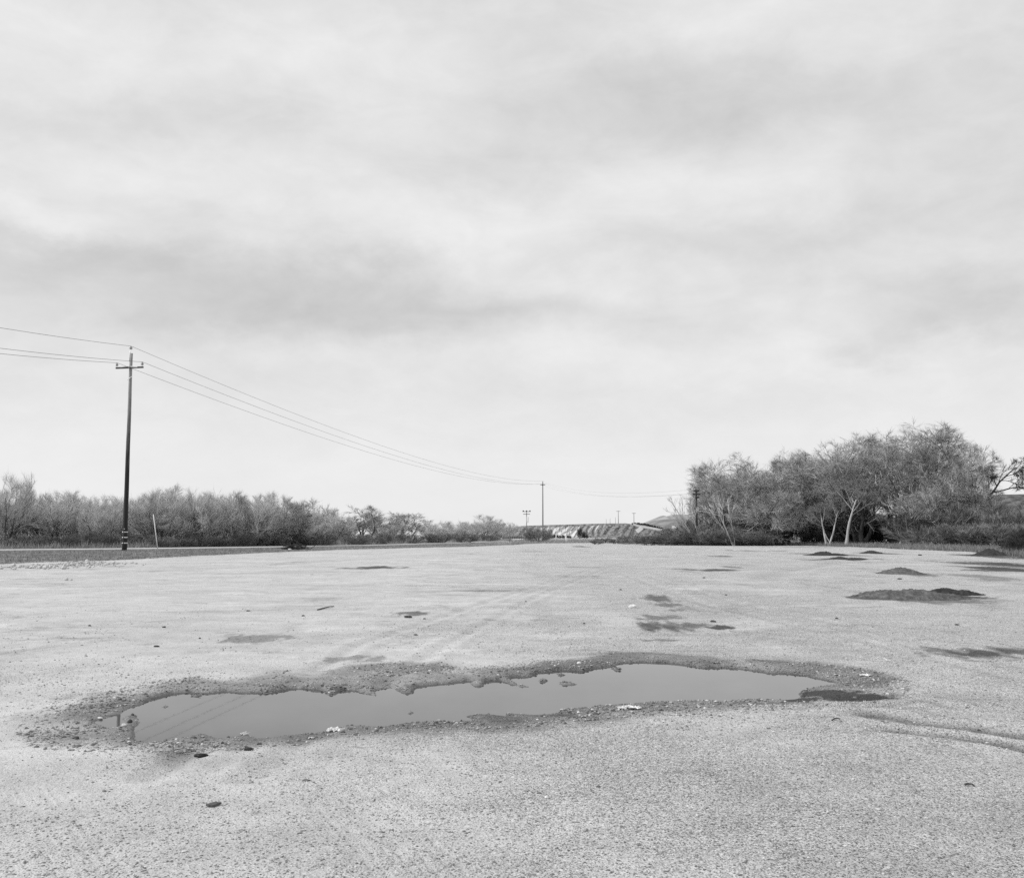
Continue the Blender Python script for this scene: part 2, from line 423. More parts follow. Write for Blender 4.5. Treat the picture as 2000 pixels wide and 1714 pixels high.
def build_ground(k_, p):
    pos = k_.pos()
    wet, gr, tr = k_.attr('wet'), k_.attr('grassy'), k_.attr('track')
    nb = k_.noise(pos, .30, 5, .55); nm = k_.noise(pos, 2.4, 6, .6); ns = k_.noise(k_.scale(pos, (.35, 1, 1)), 1.1, 6, .65)
    nf = k_.noise(pos, 26, 5, .75); vc = k_.vor(pos, 95); vb = k_.vor(pos, 58); ve = k_.vor(pos, 58, 'Distance')
    sx_ = k_.node('ShaderNodeSeparateXYZ'); k_.l.new(pos, sx_.inputs[0])
    coarse = k_.smooth(k_.m('ADD', k_.m('MINIMUM', k_.m('MULTIPLY', sx_.outputs[0], .035), .08), k_.m('ADD', k_.m('MULTIPLY', k_.noise(pos, .8, 4, .6), .4), k_.m('MULTIPLY', k_.noise(pos, .22, 3, .5), .6))), .42, .58)
    nl = k_.noise(pos, .11, 6, .62); nst = k_.noise(k_.scale(pos, (.22, .6, 1)), 1.0, 7, .68, .3)
    dry = k_.m('ADD', .505, k_.m('MULTIPLY', k_.m('SUBTRACT', nb, .5), .26))
    dry = k_.m('ADD', dry, k_.m('MULTIPLY', k_.m('SUBTRACT', nl, .5), .16))
    dry = k_.m('ADD', dry, k_.m('MULTIPLY', k_.m('SUBTRACT', nm, .5), .22))
    dry = k_.m('ADD', dry, k_.m('MULTIPLY', k_.m('SUBTRACT', ns, .5), .20))
    dry = k_.m('SUBTRACT', dry, k_.m('MULTIPLY', k_.smooth(nst, .57, .72), .15))
    dry = k_.m('SUBTRACT', dry, k_.m('MULTIPLY', k_.smooth(k_.noise(pos, .85, 9, .72, .2), .56, .68), .16))
    dry = k_.m('SUBTRACT', dry, k_.m('MULTIPLY', k_.smooth(k_.noise(k_.scale(pos, (.6, .25, 1)), .6, 8, .66), .56, .70), .14))
    dry = k_.m('ADD', dry, k_.m('MULTIPLY', k_.smooth(k_.noise(pos, .5, 7, .6), .55, .70), .08))
    dry = k_.m('ADD', dry, k_.m('MULTIPLY', k_.m('SUBTRACT', nf, .5), k_.mix(coarse, .28, .55)))
    gamp = k_.m('MULTIPLY', k_.mix(coarse, .14, .36), k_.m('SUBTRACT', 1.0, k_.m('MULTIPLY', tr, .6)))
    dry = k_.m('ADD', dry, k_.m('MULTIPLY', k_.m('SUBTRACT', vc, .5), gamp))
    peb = k_.m('MULTIPLY', k_.m('GREATER_THAN', vb, .86), k_.smooth(ve, .42, .2))     # embedded pale pebbles
    drk = k_.m('MULTIPLY', k_.m('LESS_THAN', vb, .10), k_.smooth(ve, .45, .25))       # dark ones, strengthened to paint in shadowed pits
    dry = k_.m('ADD', dry, k_.m('MULTIPLY', peb, k_.mix(coarse, .10, .2)))
    dry = k_.m('SUBTRACT', dry, k_.m('MULTIPLY', drk, k_.mix(coarse, .08, .26)))
    dry = k_.m('MAXIMUM', dry, .05)
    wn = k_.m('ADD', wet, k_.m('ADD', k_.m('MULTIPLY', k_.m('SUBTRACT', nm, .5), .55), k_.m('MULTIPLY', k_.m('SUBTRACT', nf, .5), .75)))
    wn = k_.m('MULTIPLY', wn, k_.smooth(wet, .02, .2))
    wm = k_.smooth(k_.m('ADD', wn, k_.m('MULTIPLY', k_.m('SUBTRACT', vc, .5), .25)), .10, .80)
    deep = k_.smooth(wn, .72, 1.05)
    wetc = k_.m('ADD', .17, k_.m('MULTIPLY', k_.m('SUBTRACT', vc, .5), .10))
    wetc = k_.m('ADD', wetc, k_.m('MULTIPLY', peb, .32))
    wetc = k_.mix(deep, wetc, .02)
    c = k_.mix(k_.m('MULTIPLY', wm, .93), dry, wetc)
    py_ = k_.node('ShaderNodeSeparateXYZ'); k_.l.new(pos, py_.inputs[0])
    soil = k_.m('ADD', k_.mix(k_.smooth(py_.outputs[1], 150, 230), .14, .36), k_.m('MULTIPLY', k_.noise(pos, 1.5, 6, .7), .18))
    c = k_.mix(k_.smooth(k_.m('ADD', gr, k_.m('MULTIPLY', k_.m('SUBTRACT', nm, .5), .6)), .3, .7), c, soil)
    k_.l.new(grey(k_, c), p.inputs['Base Color'])
    k_.l.new(k_.mix(wm, .95, .62), p.inputs['Roughness']); p.inputs['Specular IOR Level'].default_value = .25
    hgt = k_.m('ADD', k_.m('MULTIPLY', nf, .8), k_.m('MULTIPLY', k_.smooth(ve, .5, .1), .55))
    hgt = k_.m('ADD', hgt, k_.m('MULTIPLY', k_.noise(pos, 7, 4, .6), 1.6))
    bn = k_.node('ShaderNodeBump'); bn.inputs['Distance'].default_value = .022; k_.l.new(k_.mix(coarse, .4, 1.0), bn.inputs['Strength']); bn.inputs['Distance'].default_value = .03
    k_.l.new(hgt, bn.inputs['Height']); k_.l.new(bn.outputs[0], p.inputs['Normal'])


M_ground = mat('gravel_ground', build_ground)
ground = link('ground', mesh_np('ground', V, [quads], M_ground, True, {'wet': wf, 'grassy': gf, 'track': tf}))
tag(ground, kind='structure')


def build_water(k_, p):
    pos = k_.pos()
    k_.l.new(grey(k_, k_.mix(k_.noise(pos, 1.2, 4, .6), .045, .08)), p.inputs['Base Color'])
    p.inputs['Roughness'].default_value = .015; p.inputs['IOR'].default_value = 1.33; p.inputs['Specular IOR Level'].default_value = .46
    bn = k_.node('ShaderNodeBump'); bn.inputs['Distance'].default_value = .0004; bn.inputs['Strength'].default_value = .2
    k_.l.new(k_.noise(pos, 9, 3, .5), bn.inputs['Height']); k_.l.new(bn.outputs[0], p.inputs['Normal'])


M_water = mat('puddle_water', build_water)
pa = np.array(PUDW); x0, y0 = pa.min(0) - .3; x1, y1 = pa.max(0) + .3
wv = [(x0, y0, WZ), (x1, y0, WZ), (x1, y1, WZ), (x0, y1, WZ)]
water = link('water', mesh_np('water', wv, [[(0, 1, 2, 3)]], M_water)); tag(water, kind='structure')


def gz(x, y):
    return float(ground_z(np.array([float(x)]), np.array([float(y)]))[0][0])

# ------------------------------------------------------------------ gravel: loose stones (stuff)
def stones(cx, cy, cz, size, seed, flat=.6):
    r = np.random.default_rng(seed); n = len(cx)
    o8 = np.array([[1, 0, 0], [0, 1, 0], [-1, 0, 0], [0, -1, 0], [0, 0, 1], [0, 0, -1],
                   [.62, .62, .5], [-.62, .6, .45], [-.6, -.62, .5], [.6, -.6, .5]], float)
    fc = np.array([[0, 1, 6], [1, 2, 7], [2, 3, 8], [3, 0, 9], [4, 6, 7], [4, 7, 8], [4, 8, 9], [4, 9, 6],
                   [4, 9, 6], [6, 1, 7], [7, 2, 8], [8, 3, 9], [9, 0, 6], [5, 1, 0], [5, 2, 1], [5, 3, 2], [5, 0, 3]])
    fc = np.delete(fc, 8, 0)
    v = o8[None] * (1 + r.uniform(-.28, .28, (n, 10, 3)))
    sc3 = np.stack([r.uniform(.7, 1.4, n), r.uniform(.6, 1.1, n), r.uniform(flat * .7, flat * 1.3, n)], 1)
    v = v * sc3[:, None, :] * size[:, None, None]
    a = r.uniform(0, 6.28, n); c, s = np.cos(a)[:, None], np.sin(a)[:, None]
    vx = v[:, :, 0] * c - v[:, :, 1] * s; vy = v[:, :, 0] * s + v[:, :, 1] * c
    v = np.stack([vx + cx[:, None], vy + cy[:, None], v[:, :, 2] + cz[:, None]], -1)
    f = (fc[None] + (np.arange(n) * 10)[:, None, None]).reshape(-1, 3)
    return v.reshape(-1, 3), f


def build_gravel(k_, p):
    ri = k_.node('ShaderNodeNewGeometry').outputs['Random Per Island']
    v = k_.m('ADD', .16, k_.m('MULTIPLY', k_.m('POWER', ri, 1.3), .46))
    v = k_.m('ADD', v, k_.m('MULTIPLY', k_.m('SUBTRACT', k_.noise(k_.pos(), 120, 3, .6), .5), .12))
    v = k_.m('MULTIPLY', v, k_.m('SUBTRACT', 1.0, k_.m('MULTIPLY', k_.smooth(k_.attr('wet'), .15, .6), .55)))
    k_.l.new(grey(k_, v), p.inputs['Base Color']); p.inputs['Roughness'].default_value = .85
    p.inputs['Specular IOR Level'].default_value = .25


M_gravel = mat('loose_stones', build_gravel)
gx, gyy, gs = [], [], []
def scatter(n, ylo, yhi, smin, smax, seed, keep=None):
    r = np.random.default_rng(seed)
    y = ylo * (yhi / ylo) ** r.random(n); x = y * r.uniform(-.58, .58, n)
    s = smin + (smax - smin) * r.random(n) ** 3
    if keep is not None:
        k_ = r.random(n) < keep(x, y); x, y, s = x[k_], y[k_], s[k_]
    gx.append(x); gyy.append(y); gs.append(s)
cz_ = lambda x, y: np.clip(.5 + .25 * x, .15, 1) * .15 + np.clip(.6 + .25 * x, .2, 1) + .85 * sstep(fbm(x * .8, y * .8, 12, 3), .4, .62)
scatter(80000, 4.3, 12, .0022, .0085, 1, cz_)
scatter(26000, 8, 22, .004, .014, 2, cz_)
wetpoly = lambda x, y: (sdf_poly(x, y, WETW) < .12) * 1.0
scatter(60000, 7.2, 12.4, .004, .019, 3, lambda x, y: wetpoly(x, y) * (.2 + .8 * sstep(fbm(x * 1.4, y * 1.4, 71, 3), .38, .6)))
scatter(1800, 5, 40, .008, .018, 4, lambda x, y: .4 * cz_(x, y))
gx, gyy, gs = np.concatenate(gx), np.concatenate(gyy), np.concatenate(gs)
zz_, gw_, _, _ = ground_z(gx, gyy)
ok = zz_ > WZ + .002
ok &= ~((gw_ > .8) & (rng.random(len(gx)) < .85)) & ~((gw_ < .35) & (gs < .012) & (gyy > 8) & (rng.random(len(gx)) < .35))
gx, gyy, gs, zz_, gw_ = gx[ok], gyy[ok], gs[ok], zz_[ok], gw_[ok]
sv_, sf_ = stones(gx, gyy, zz_ + gs * .12, gs, 9)
tag(link('gravel', mesh_np('gravel', sv_, [sf_], M_gravel, attrs={'wet': np.repeat(gw_ * rng.uniform(0, 1.25, len(gw_)), 10)})), 'loose grey gravel and pebbles strewn over the bare lot and round the puddle', 'gravel', kind='stuff')

# ------------------------------------------------------------------ tubes, twigs and trees
def frames(d):
    up = np.where(np.abs(d[..., 2:3]) > .9, np.array([1., 0, 0]), np.array([0, 0, 1.]))
    a = np.cross(d, up); a /= np.linalg.norm(a, axis=-1, keepdims=True) + 1e-9
    return a, np.cross(d, a)


def tubes(pts, rad, sides):
    """pts (n,k,3), rad (n,k) -> verts, quads, end caps"""
    n, kk, _ = pts.shape
    d = np.gradient(pts, axis=1); d /= np.linalg.norm(d, axis=-1, keepdims=True) + 1e-9
    a, b = frames(d)
    th = np.arange(sides) * 2 * math.pi / sides
    ring = a[:, :, None] * np.cos(th)[None, None, :, None] + b[:, :, None] * np.sin(th)[None, None, :, None]
    v = pts[:, :, None] + ring * rad[:, :, None, None]
    base_ = (np.arange(n) * kk * sides)[:, None, None]; lv = (np.arange(kk - 1) * sides)[None, :, None]; s0 = np.arange(sides)[None, None, :]
    s1 = (s0 + 1) % sides
    q = np.stack([base_ + lv + s0, base_ + lv + s1, base_ + lv + sides + s1, base_ + lv + sides + s0], -1).reshape(-1, 4)
    cap = None
    if sides == 3:
        e = (base_[:, 0] + (kk - 1) * sides); cap = np.concatenate([e, e + 1, e + 2], 1)
    elif sides == 4:
        e = (base_[:, 0] + (kk - 1) * sides); cap = np.concatenate([e, e + 1, e + 2, e + 3], 1)
    else:
        e = base_[:, 0] + (kk - 1) * sides
        cap = np.concatenate([np.concatenate([e, e + i, e + i + 1], 1) for i in range(1, sides - 1)], 0)
    return v.reshape(-1, 3), q, cap


def cones(p0, p1, r):
    """pointed three-sided twigs"""
    d = p1 - p0; d = d / (np.linalg.norm(d, axis=-1, keepdims=True) + 1e-9)
    a, b = frames(d); n = len(p0)
    v = np.empty((n, 4, 3))
    for i in range(3):
        t_ = i * 2.0944; v[:, i] = p0 + (a * math.cos(t_) + b * math.sin(t_)) * r[:, None]
    v[:, 3] = p1
    o = (np.arange(n) * 4)[:, None]
    f = np.concatenate([o + [0, 1, 3], o + [1, 2, 3], o + [2, 0, 3]], 0)
    return v.reshape(-1, 3), f


class Parts:
    def __init__(s): s.v = []; s.f = []; s.n = 0
    def add(s, v, *fs):
        for f in fs:
            if f is not None and len(f): s.f.append(np.asarray(f) + s.n)
        s.v.append(v); s.n += len(v)
    def mesh(s, name, m_, smooth=False):
        return mesh_np(name, np.vstack(s.v), s.f, m_, smooth)


def rand_unit(r, n):
    v = r.normal(size=(n, 3)); return v / np.linalg.norm(v, axis=1, keepdims=True)


def grow(seed, stems, env_c, env_r, levels, twig_n, twig_len, twig_r, up=.12, wig=.22, split=2, ang=(25, 60), stem_k=7, t0=.25, ratio=.62, rr=.55, spread=.38):
    """stems: list of (base xyz, dir xyz, length, radius). levels: children per branch on each level.
    Returns the thick wood (trunk and limbs) and the crown (branchlets, twigs) as two part meshes."""
    r = np.random.default_rng(seed)
    Pn = np.array([s[0] for s in stems], float); D = np.array([s[1] for s in stems], float); D /= np.linalg.norm(D, axis=1, keepdims=True)
    L = np.array([s[2] for s in stems], float); R = np.array([s[3] for s in stems], float)
    wood, crown = Parts(), Parts()
    c, er = np.array(env_c, float), np.array(env_r, float)
    def lump(q):
        a = np.arctan2(q[:, 1] - c[1], q[:, 0] - c[0]); e = (q[:, 2] - c[2]) / er[2]
        return 1 + .10 * np.sin(a * 3 + seed) * np.cos(e * 4 + seed * 2) + .07 * np.sin(a * 7 + e * 5 + seed)
    tip = Pn + D * L[:, None] * .92; ft = np.linalg.norm((tip - c) / er, axis=1); L = np.where(ft > .95, L * np.clip(.95 / ft, .3, 1), L)
    for lv in range(len(levels) + 1):
        n = len(Pn); kk = stem_k if lv == 0 else (5 if lv == 1 else (4 if lv == 2 else 3))
        pts = np.empty((n, kk, 3)); pts[:, 0] = Pn; d = D.copy()
        dirs = np.empty((n, kk, 3)); dirs[:, 0] = d
        for i in range(1, kk):
            d = d + rand_unit(r, n) * wig + np.array([0, 0, up]); d /= np.linalg.norm(d, axis=1, keepdims=True)
            pts[:, i] = pts[:, i - 1] + d * (L / (kk - 1))[:, None]; dirs[:, i] = d
        pts[:, :, 2] = np.maximum(pts[:, :, 2], .02 if lv else -.3)
        tt = np.linspace(0, 1, kk)[None]
        rad = R[:, None] * (1 - .68 * tt)
        if lv == 0: rad[:, 0] *= 1.25
        if lv >= split: rad = np.maximum(rad, R[:, None] * .55)
        sides = 7 if lv == 0 else (5 if lv == 1 else (4 if lv == 2 else 3))
        (wood if lv < split else crown).add(*tubes(pts, rad, sides))
        if lv == len(levels): break
        m_ = levels[lv]
        t_ = t0 + (1 - t0) * ((np.arange(m_)[None] + r.random((n, m_))) / m_)
        fi = t_ * (kk - 1); i0 = np.minimum(fi.astype(int), kk - 2); fr = (fi - i0)[..., None]
        ar = np.arange(n)[:, None]
        cp = pts[ar, i0] * (1 - fr) + pts[ar, i0 + 1] * fr
        cd = dirs[ar, i0 + 1]
        pr = (rad[ar, i0] * (1 - fr[..., 0]) + rad[ar, i0 + 1] * fr[..., 0])
        side = np.cross(cd, rand_unit(r, n * m_).reshape(n, m_, 3)); side /= np.linalg.norm(side, axis=-1, keepdims=True) + 1e-9
        an = np.radians(r.uniform(ang[0], ang[1], (n, m_, 1)))
        nd = cd * np.cos(an) + side * np.sin(an)
        nd = nd.reshape(-1, 3); cp = cp.reshape(-1, 3); pr = pr.reshape(-1)
        nL = (L[:, None] * ratio * (1.15 - .55 * t_) * r.uniform(.65, 1.25, (n, m_))).reshape(-1)
        fp = np.linalg.norm((cp - c) / er, axis=1); tip = cp + nd * nL[:, None]; ft = np.linalg.norm((tip - c) / er, axis=1) / lump(tip)
        over = ft > 1
        scl = np.where(over, np.clip((1.02 - fp) / np.maximum(ft - fp, .05), .12, 1), 1)
        nL = nL * scl
        keep = (fp < 1.12) & (nL > .02)
        Pn, D, L, R = cp[keep], nd[keep], nL[keep], np.maximum(pr * rr, twig_r * (3.2 if lv + 1 < len(levels) else 2.1))[keep]
        if lv == 0: pass
    # twigs along the last level
    n = len(Pn); kk = pts.shape[1]
    t_ = r.random((n, twig_n)); fi = t_ * (kk - 1); i0 = np.minimum(fi.astype(int), kk - 2); fr = (fi - i0)[..., None]; ar = np.arange(n)[:, None]
    cp = (pts[ar, i0] * (1 - fr) + pts[ar, i0 + 1] * fr).reshape(-1, 3); cd = dirs[ar, i0 + 1].reshape(-1, 3)
    nd = cd + rand_unit(r, len(cd)) * spread + np.array([0, 0, up * 1.5]); nd /= np.linalg.norm(nd, axis=1, keepdims=True)
    ln = twig_len * r.uniform(.4, 1.3, len(cp))
    tip = cp + nd * ln[:, None]; ft = np.linalg.norm((tip - c) / er, axis=1) / lump(tip)
    kp = ft < 1.05 + .06 * r.random(len(cp)); cp, nd, ln = cp[kp], nd[kp], ln[kp]
    crown.add(*cones(cp, cp + nd * ln[:, None], np.full(len(cp), twig_r)))
    return wood, crown


def bark(name, a, b):
    return plain(name, a, b, 3.0, .95, (1, 1, .25), 6, .1)


M_bark = bark('grey_bark', .05, .15); M_pale = bark('pale_bark', .30, .52); M_dark = bark('dark_bark', .03, .09)


def twigmat(name, v, var):
    def b(k_, p):
        ri = k_.node('ShaderNodeNewGeometry').outputs['Random Per Island']
        n = k_.noise(k_.obj(), .9, 3, .6)
        c = k_.m('ADD', v, k_.m('ADD', k_.m('MULTIPLY', k_.m('SUBTRACT', ri, .5), var), k_.m('MULTIPLY', k_.m('SUBTRACT', n, .5), var)))
        k_.l.new(grey(k_, k_.m('MAXIMUM', c, .02)), p.inputs['Base Color'])
        p.inputs['Roughness'].default_value = .9; p.inputs['Specular IOR Level'].default_value = .15
    return mat(name, b)


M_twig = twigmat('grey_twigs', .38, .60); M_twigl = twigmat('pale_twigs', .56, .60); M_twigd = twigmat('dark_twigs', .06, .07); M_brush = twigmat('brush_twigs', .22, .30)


def proto(kind, seed, **o):
    """mesh pair for a kind of tree; unit real metres"""
    r = random.Random(seed)
    if kind == 'dome':
        h, wd = 14.0, 14.0; st = []
        for i in range(5):
            a = i * 1.257 + r.uniform(-.4, .4); ti = r.uniform(.15, .55)
            st.append(((math.cos(a) * .5, math.sin(a) * .5, 0), (math.cos(a) * ti, math.sin(a) * ti, 1), r.uniform(8.5, 11), r.uniform(.16, .28)))
        wd_, cr = grow(seed, st, (0, 0, h * .50), (wd / 2, wd / 2, h * .50), [9, 9, 9], 14, .74, .0076, up=.04, wig=.25, ang=(26, 66), t0=.14, ratio=.62, spread=.55)
        return wd_.mesh('trunk', o.get('bk', M_bark), True), cr.mesh('crown', o.get('tw', M_twig)), (h, wd)
    if kind == 'vase':
        h, wd = 6.5, 6.5; st = []
        for i in range(9):
            a = i * .7 + r.uniform(-.3, .3); ti = r.uniform(.2, .95)
            st.append(((math.cos(a) * .5, math.sin(a) * .5, 0), (math.cos(a) * ti, math.sin(a) * ti, 1), r.uniform(3.2, 5.0), r.uniform(.045, .09)))
        wd_, cr = grow(seed, st, (0, 0, h * .44), (wd / 2, wd / 2, h * .56), [8, 7, 7], 8, .62, .0045, up=.07, wig=.14, ang=(14, 48), t0=.08, ratio=.60, spread=.4)
        return wd_.mesh('trunk', o.get('bk', M_bark), True), cr.mesh('crown', o.get('tw', M_twigl)), (h, wd)
    if kind == 'open':
        h, wd = 8.0, 8.0; st = []
        for i in range(3):
            a = i * 2.1 + r.uniform(-.4, .4); ti = r.uniform(.2, .5)
            st.append(((math.cos(a) * .2, math.sin(a) * .2, 0), (math.cos(a) * ti, math.sin(a) * ti, 1), r.uniform(4.2, 5.6), r.uniform(.10, .16)))
        wd_, cr = grow(seed, st, (0, 0, h * .58), (wd / 2, wd / 2, h * .43), [7, 7, 7], 9, .55, .0062, up=.06, wig=.24, ang=(22, 60), t0=.3, ratio=.58, spread=.5)
        return wd_.mesh('trunk', o.get('bk', M_bark), True), cr.mesh('crown', o.get('tw', M_twig)), (h, wd)
    if kind == 'shrub':
        h, wd = 2.6, 3.6; st = []
        for i in range(16):
            a = i * .39 + r.uniform(-.3, .3); ti = r.uniform(.2, 1.6)
            st.append(((math.cos(a) * r.uniform(.1, .7), math.sin(a) * r.uniform(.1, .7), 0), (math.cos(a) * ti, math.sin(a) * ti, 1), r.uniform(1.4, 2.2), r.uniform(.012, .03)))
        wd_, cr = grow(seed, st, (0, 0, h * .35), (wd / 2, wd / 2, h * .65), [8, 7], 12, .42, .005, up=.05, wig=.16, ang=(14, 50), t0=.05, ratio=.6, split=1, stem_k=5)
        return wd_.mesh('stem', o.get('bk', M_bark), True), cr.mesh('crown', o.get('tw', M_brush)), (h, wd)
    if kind == 'lean':      # a few thin pale stems leaning one way
        h, wd = 7.0, 5.0
        st = [((0, 0, 0), (-.62, 0, 1), 6.2, .10), ((.3, .1, 0), (-.95, .1, 1), 5.2, .07), ((.2, -.1, 0), (-.15, -.1, 1), 4.6, .05)]
        wd_, cr = grow(seed, st, (-2.0, 0, h * .6), (3.2, 2.5, h * .45), [6, 5], 9, .55, .008, up=.06, wig=.10, ang=(15, 45), t0=.4, ratio=.45)
        return wd_.mesh('trunk', o.get('bk', M_pale), True), cr.mesh('crown', o.get('tw', M_twigl)), (h, wd)


PR = {}
_proto = proto
def proto(*a_, **o_):
    t_, c_, _ = _proto(*a_, **o_)
    q = np.empty(len(c_.vertices) * 3, np.float32); c_.vertices.foreach_get('co', q); q = q.reshape(-1, 3)
    h_ = np.percentile(q[:, 2], 99.7); w_ = (np.percentile(q[:, 0], 99) - np.percentile(q[:, 0], 1) + np.percentile(q[:, 1], 99) - np.percentile(q[:, 1], 1)) / 2
    return t_, c_, (float(h_), float(w_))
for kd, n_ in (('dome', 3), ('vase', 4), ('open', 2), ('shrub', 3)):
    for i in range(n_): PR[kd, i] = proto(kd, 100 + i * 7 + len(kd))
PR['lean', 0] = proto('lean', 5)
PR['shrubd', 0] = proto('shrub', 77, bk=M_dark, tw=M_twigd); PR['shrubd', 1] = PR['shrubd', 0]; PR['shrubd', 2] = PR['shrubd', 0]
PR['snag', 0] = proto('open', 31, bk=M_dark, tw=M_twig); PR['snag', 1] = proto('open', 38, bk=M_dark, tw=M_twig)
NAMES = {'dome': ('bare_tree', 'tree'), 'vase': ('bare_tree', 'tree'), 'open': ('bare_tree', 'tree'), 'lean': ('bare_tree', 'tree'), 'snag': ('bare_tree', 'tree'),
         'shrub': ('shrub', 'shrub'), 'shrubd': ('shrub', 'shrub')}
tr_r = random.Random(3)
ntree = 0


def tree(kind, var, px, topy, wpx, d, label, group, basez=0.0, rot=None):
    global ntree
    tm, cm, (h, wd) = PR[kind, var]
    top = at_depth(px, topy, d); x = top[0]
    name, cat = NAMES[kind]
    o = bpy.data.objects.new(name, None); o.empty_display_size = .5; COL.objects.link(o)
    o.location = (x, d, basez); s = wpx * d / F / wd; hz = (top[2] - basez) / h
    o.scale = (s, s, hz); o.rotation_euler = (0, 0, tr_r.uniform(0, 6.28) if rot is None else rot)
    tag(o, label, cat, group)
    a = link('trunk' if tm.name.startswith('trunk') else 'stem', tm, o); b = link('crown', cm, o)
    ntree += 1
    return o


def droad(px):
    return float(np.interp(px, [-150, 16, 290, 530, 733, 895, 991], [86, 92.5, 101.5, 115, 135, 172, 235]))


GL = 'bare trees of the thicket beyond the road'
left = [  # px, top y, width px, distance, kind, var, label
 (-70, 948, 130, 112, 'vase', 1, 'bare grey tree cut off by the left edge of the photo, barely in view'),
 (8, 930, 115, 108, 'vase', 0, 'tallest bare tree at the left edge of the photo, beyond the road'),
 (62, 982, 80, 115, 'open', 0, 'small open tree with forked limbs beside the tallest leftmost tree'),
 (112, 962, 95, 116, 'vase', 2, 'pale twiggy tree between the left edge and the tall utility pole'),
 (165, 962, 95, 121, 'vase', 3, 'bushy bare tree a little left of the tall utility pole'),
 (213, 972, 85, 114, 'vase', 1, 'bare tree with leaning stems just left of the tall utility pole'),
 (262, 974, 80, 121, 'vase', 0, 'bare tree directly behind the tall utility pole on its right'),
 (305, 958, 90, 116, 'vase', 3, 'pale tree standing behind the leaning white marker post'),
 (350, 950, 105, 121, 'vase', 2, 'tall rounded pale tree just right of the leaning white marker post'),
 (402, 960, 95, 116, 'vase', 0, 'second dense tree right of the leaning white marker post'),
 (445, 966, 80, 122, 'vase', 1, 'narrow tree in the middle of the thicket beyond the road'),
 (485, 962, 95, 115, 'vase', 3, 'dense dark-based tree left of the brush pile'),
 (532, 966, 90, 118, 'vase', 2, 'bare tree just behind and left of the brush pile'),
 (580, 974, 80, 112, 'open', 1, 'open crowned tree rising straight behind the brush pile'),
 (588, 1005, 95, 116, 'vase', 1, 'low bushy tree behind the brush pile under the open crown'),
 (640, 1000, 90, 124, 'vase', 0, 'low pale tree right of the brush pile where the thicket drops'),
 (712, 988, 85, 132, 'open', 0, 'open bare tree with one leaning limb, left one of the lone pair'),
 (668, 1016, 60, 138, 'vase', 2, 'small faint tree between the thicket end and the lone pair'),
 (752, 1012, 62, 145, 'vase', 3, 'small grey tree in the gap between the lone pair of trees'),
 (792, 1000, 82, 132, 'open', 1, 'rounded bare tree with pale trunk, right one of the lone pair'),
 (850, 1021, 62, 160, 'vase', 1, 'low distant tree right of the lone pair'),
 (893, 1018, 66, 166, 'vase', 0, 'low bushy distant tree left of the tallest far tree'),
 (937, 1006, 80, 170, 'vase', 2, 'tallest of the far low trees left of the small poles'),
 (975, 1018, 52, 185, 'vase', 3, 'last low tree before the bluff, next to the thin bare pole')]
for px, ty, wp, d, kd, v, lab in left:
    tree(kd, v, px, ty, wp * 1.12, max(d, droad(px) + 12 + max(0, d - 112) * .6), lab, GL)
# second row fills the thicket
i = 0
for px in range(-60, 660, 45):
    i += 1
    tree('vase', i % 4, px + tr_r.uniform(-12, 12), 968 + (20 if px > 560 else 0) + tr_r.uniform(-6, 16), 90, droad(px) + 28 + tr_r.uniform(-4, 6),
         'bare tree in the back row of the thicket, only its twig tips showing', 'back row of the thicket')
# undergrowth shrubs at its foot
i = 0
for px in list(range(-30, 650, 38)) + [690, 740, 800, 850, 900, 950]:
    i += 1
    tree('shrub', i % 3, px + tr_r.uniform(-10, 10), 1046 + tr_r.uniform(-10, 5), 62, droad(px) + 10 + tr_r.uniform(0, 4), 
         'low tangled shrub at the foot of the thicket beyond the road', 'shrubs at the foot of the thicket')

GR = 'big bare trees at the right edge of the lot'
right = [
 (1440, 892, 190, 150, 'dome', 0, 'wide pale bare tree at the left end of the right-hand grove'),
 (1385, 925, 84, 160, 'dome', 2, 'smaller bare tree behind the dark utility pole at the end of the grove'),
 (1530, 884, 140, 156, 'dome', 1, 'second bare tree from the left of the grove, a touch taller'),
 (1605, 892, 130, 154, 'dome', 2, 'bare tree in the dip left of the tallest crown of the grove'),
 (1670, 856, 190, 150, 'dome', 0, 'tall rounded tree behind the single pale curved trunk'),
 (1752, 836, 290, 153, 'dome', 1, 'tallest tree of the grove with the highest and widest rounded crown'),
 (1838, 858, 145, 158, 'dome', 2, 'tall tree on the right shoulder of the grove'),
 (1490, 925, 150, 165, 'dome', 0, 'bare tree at the back of the grove seen through the front crowns'),
 (1500, 955, 120, 143, 'dome', 2, 'lower front tree of the grove with drooping twigs over dark shade'),
 (1840, 925, 150, 143, 'dome', 0, 'lower front tree on the right flank of the highest crown')]
for px, ty, wp, d, kd, v, lab in right:
    tree(kd, v, px, ty, wp * 1.08, d, lab, GR)
tree('snag', 0, 1900, 876, 75, 141, 'thin open tree with dark forked limbs right of the grove', GR, rot=.6)
tree('lean', 0, 1362, 968, 60, 146, 'small sparse tree of thin pale stems leaning left beside the dark utility pole', GR, rot=0)
tree('lean', 0, 1430, 962, 50, 141, 'pale thin stemmed tree leaning left in front of the grove', GR, rot=0.2)

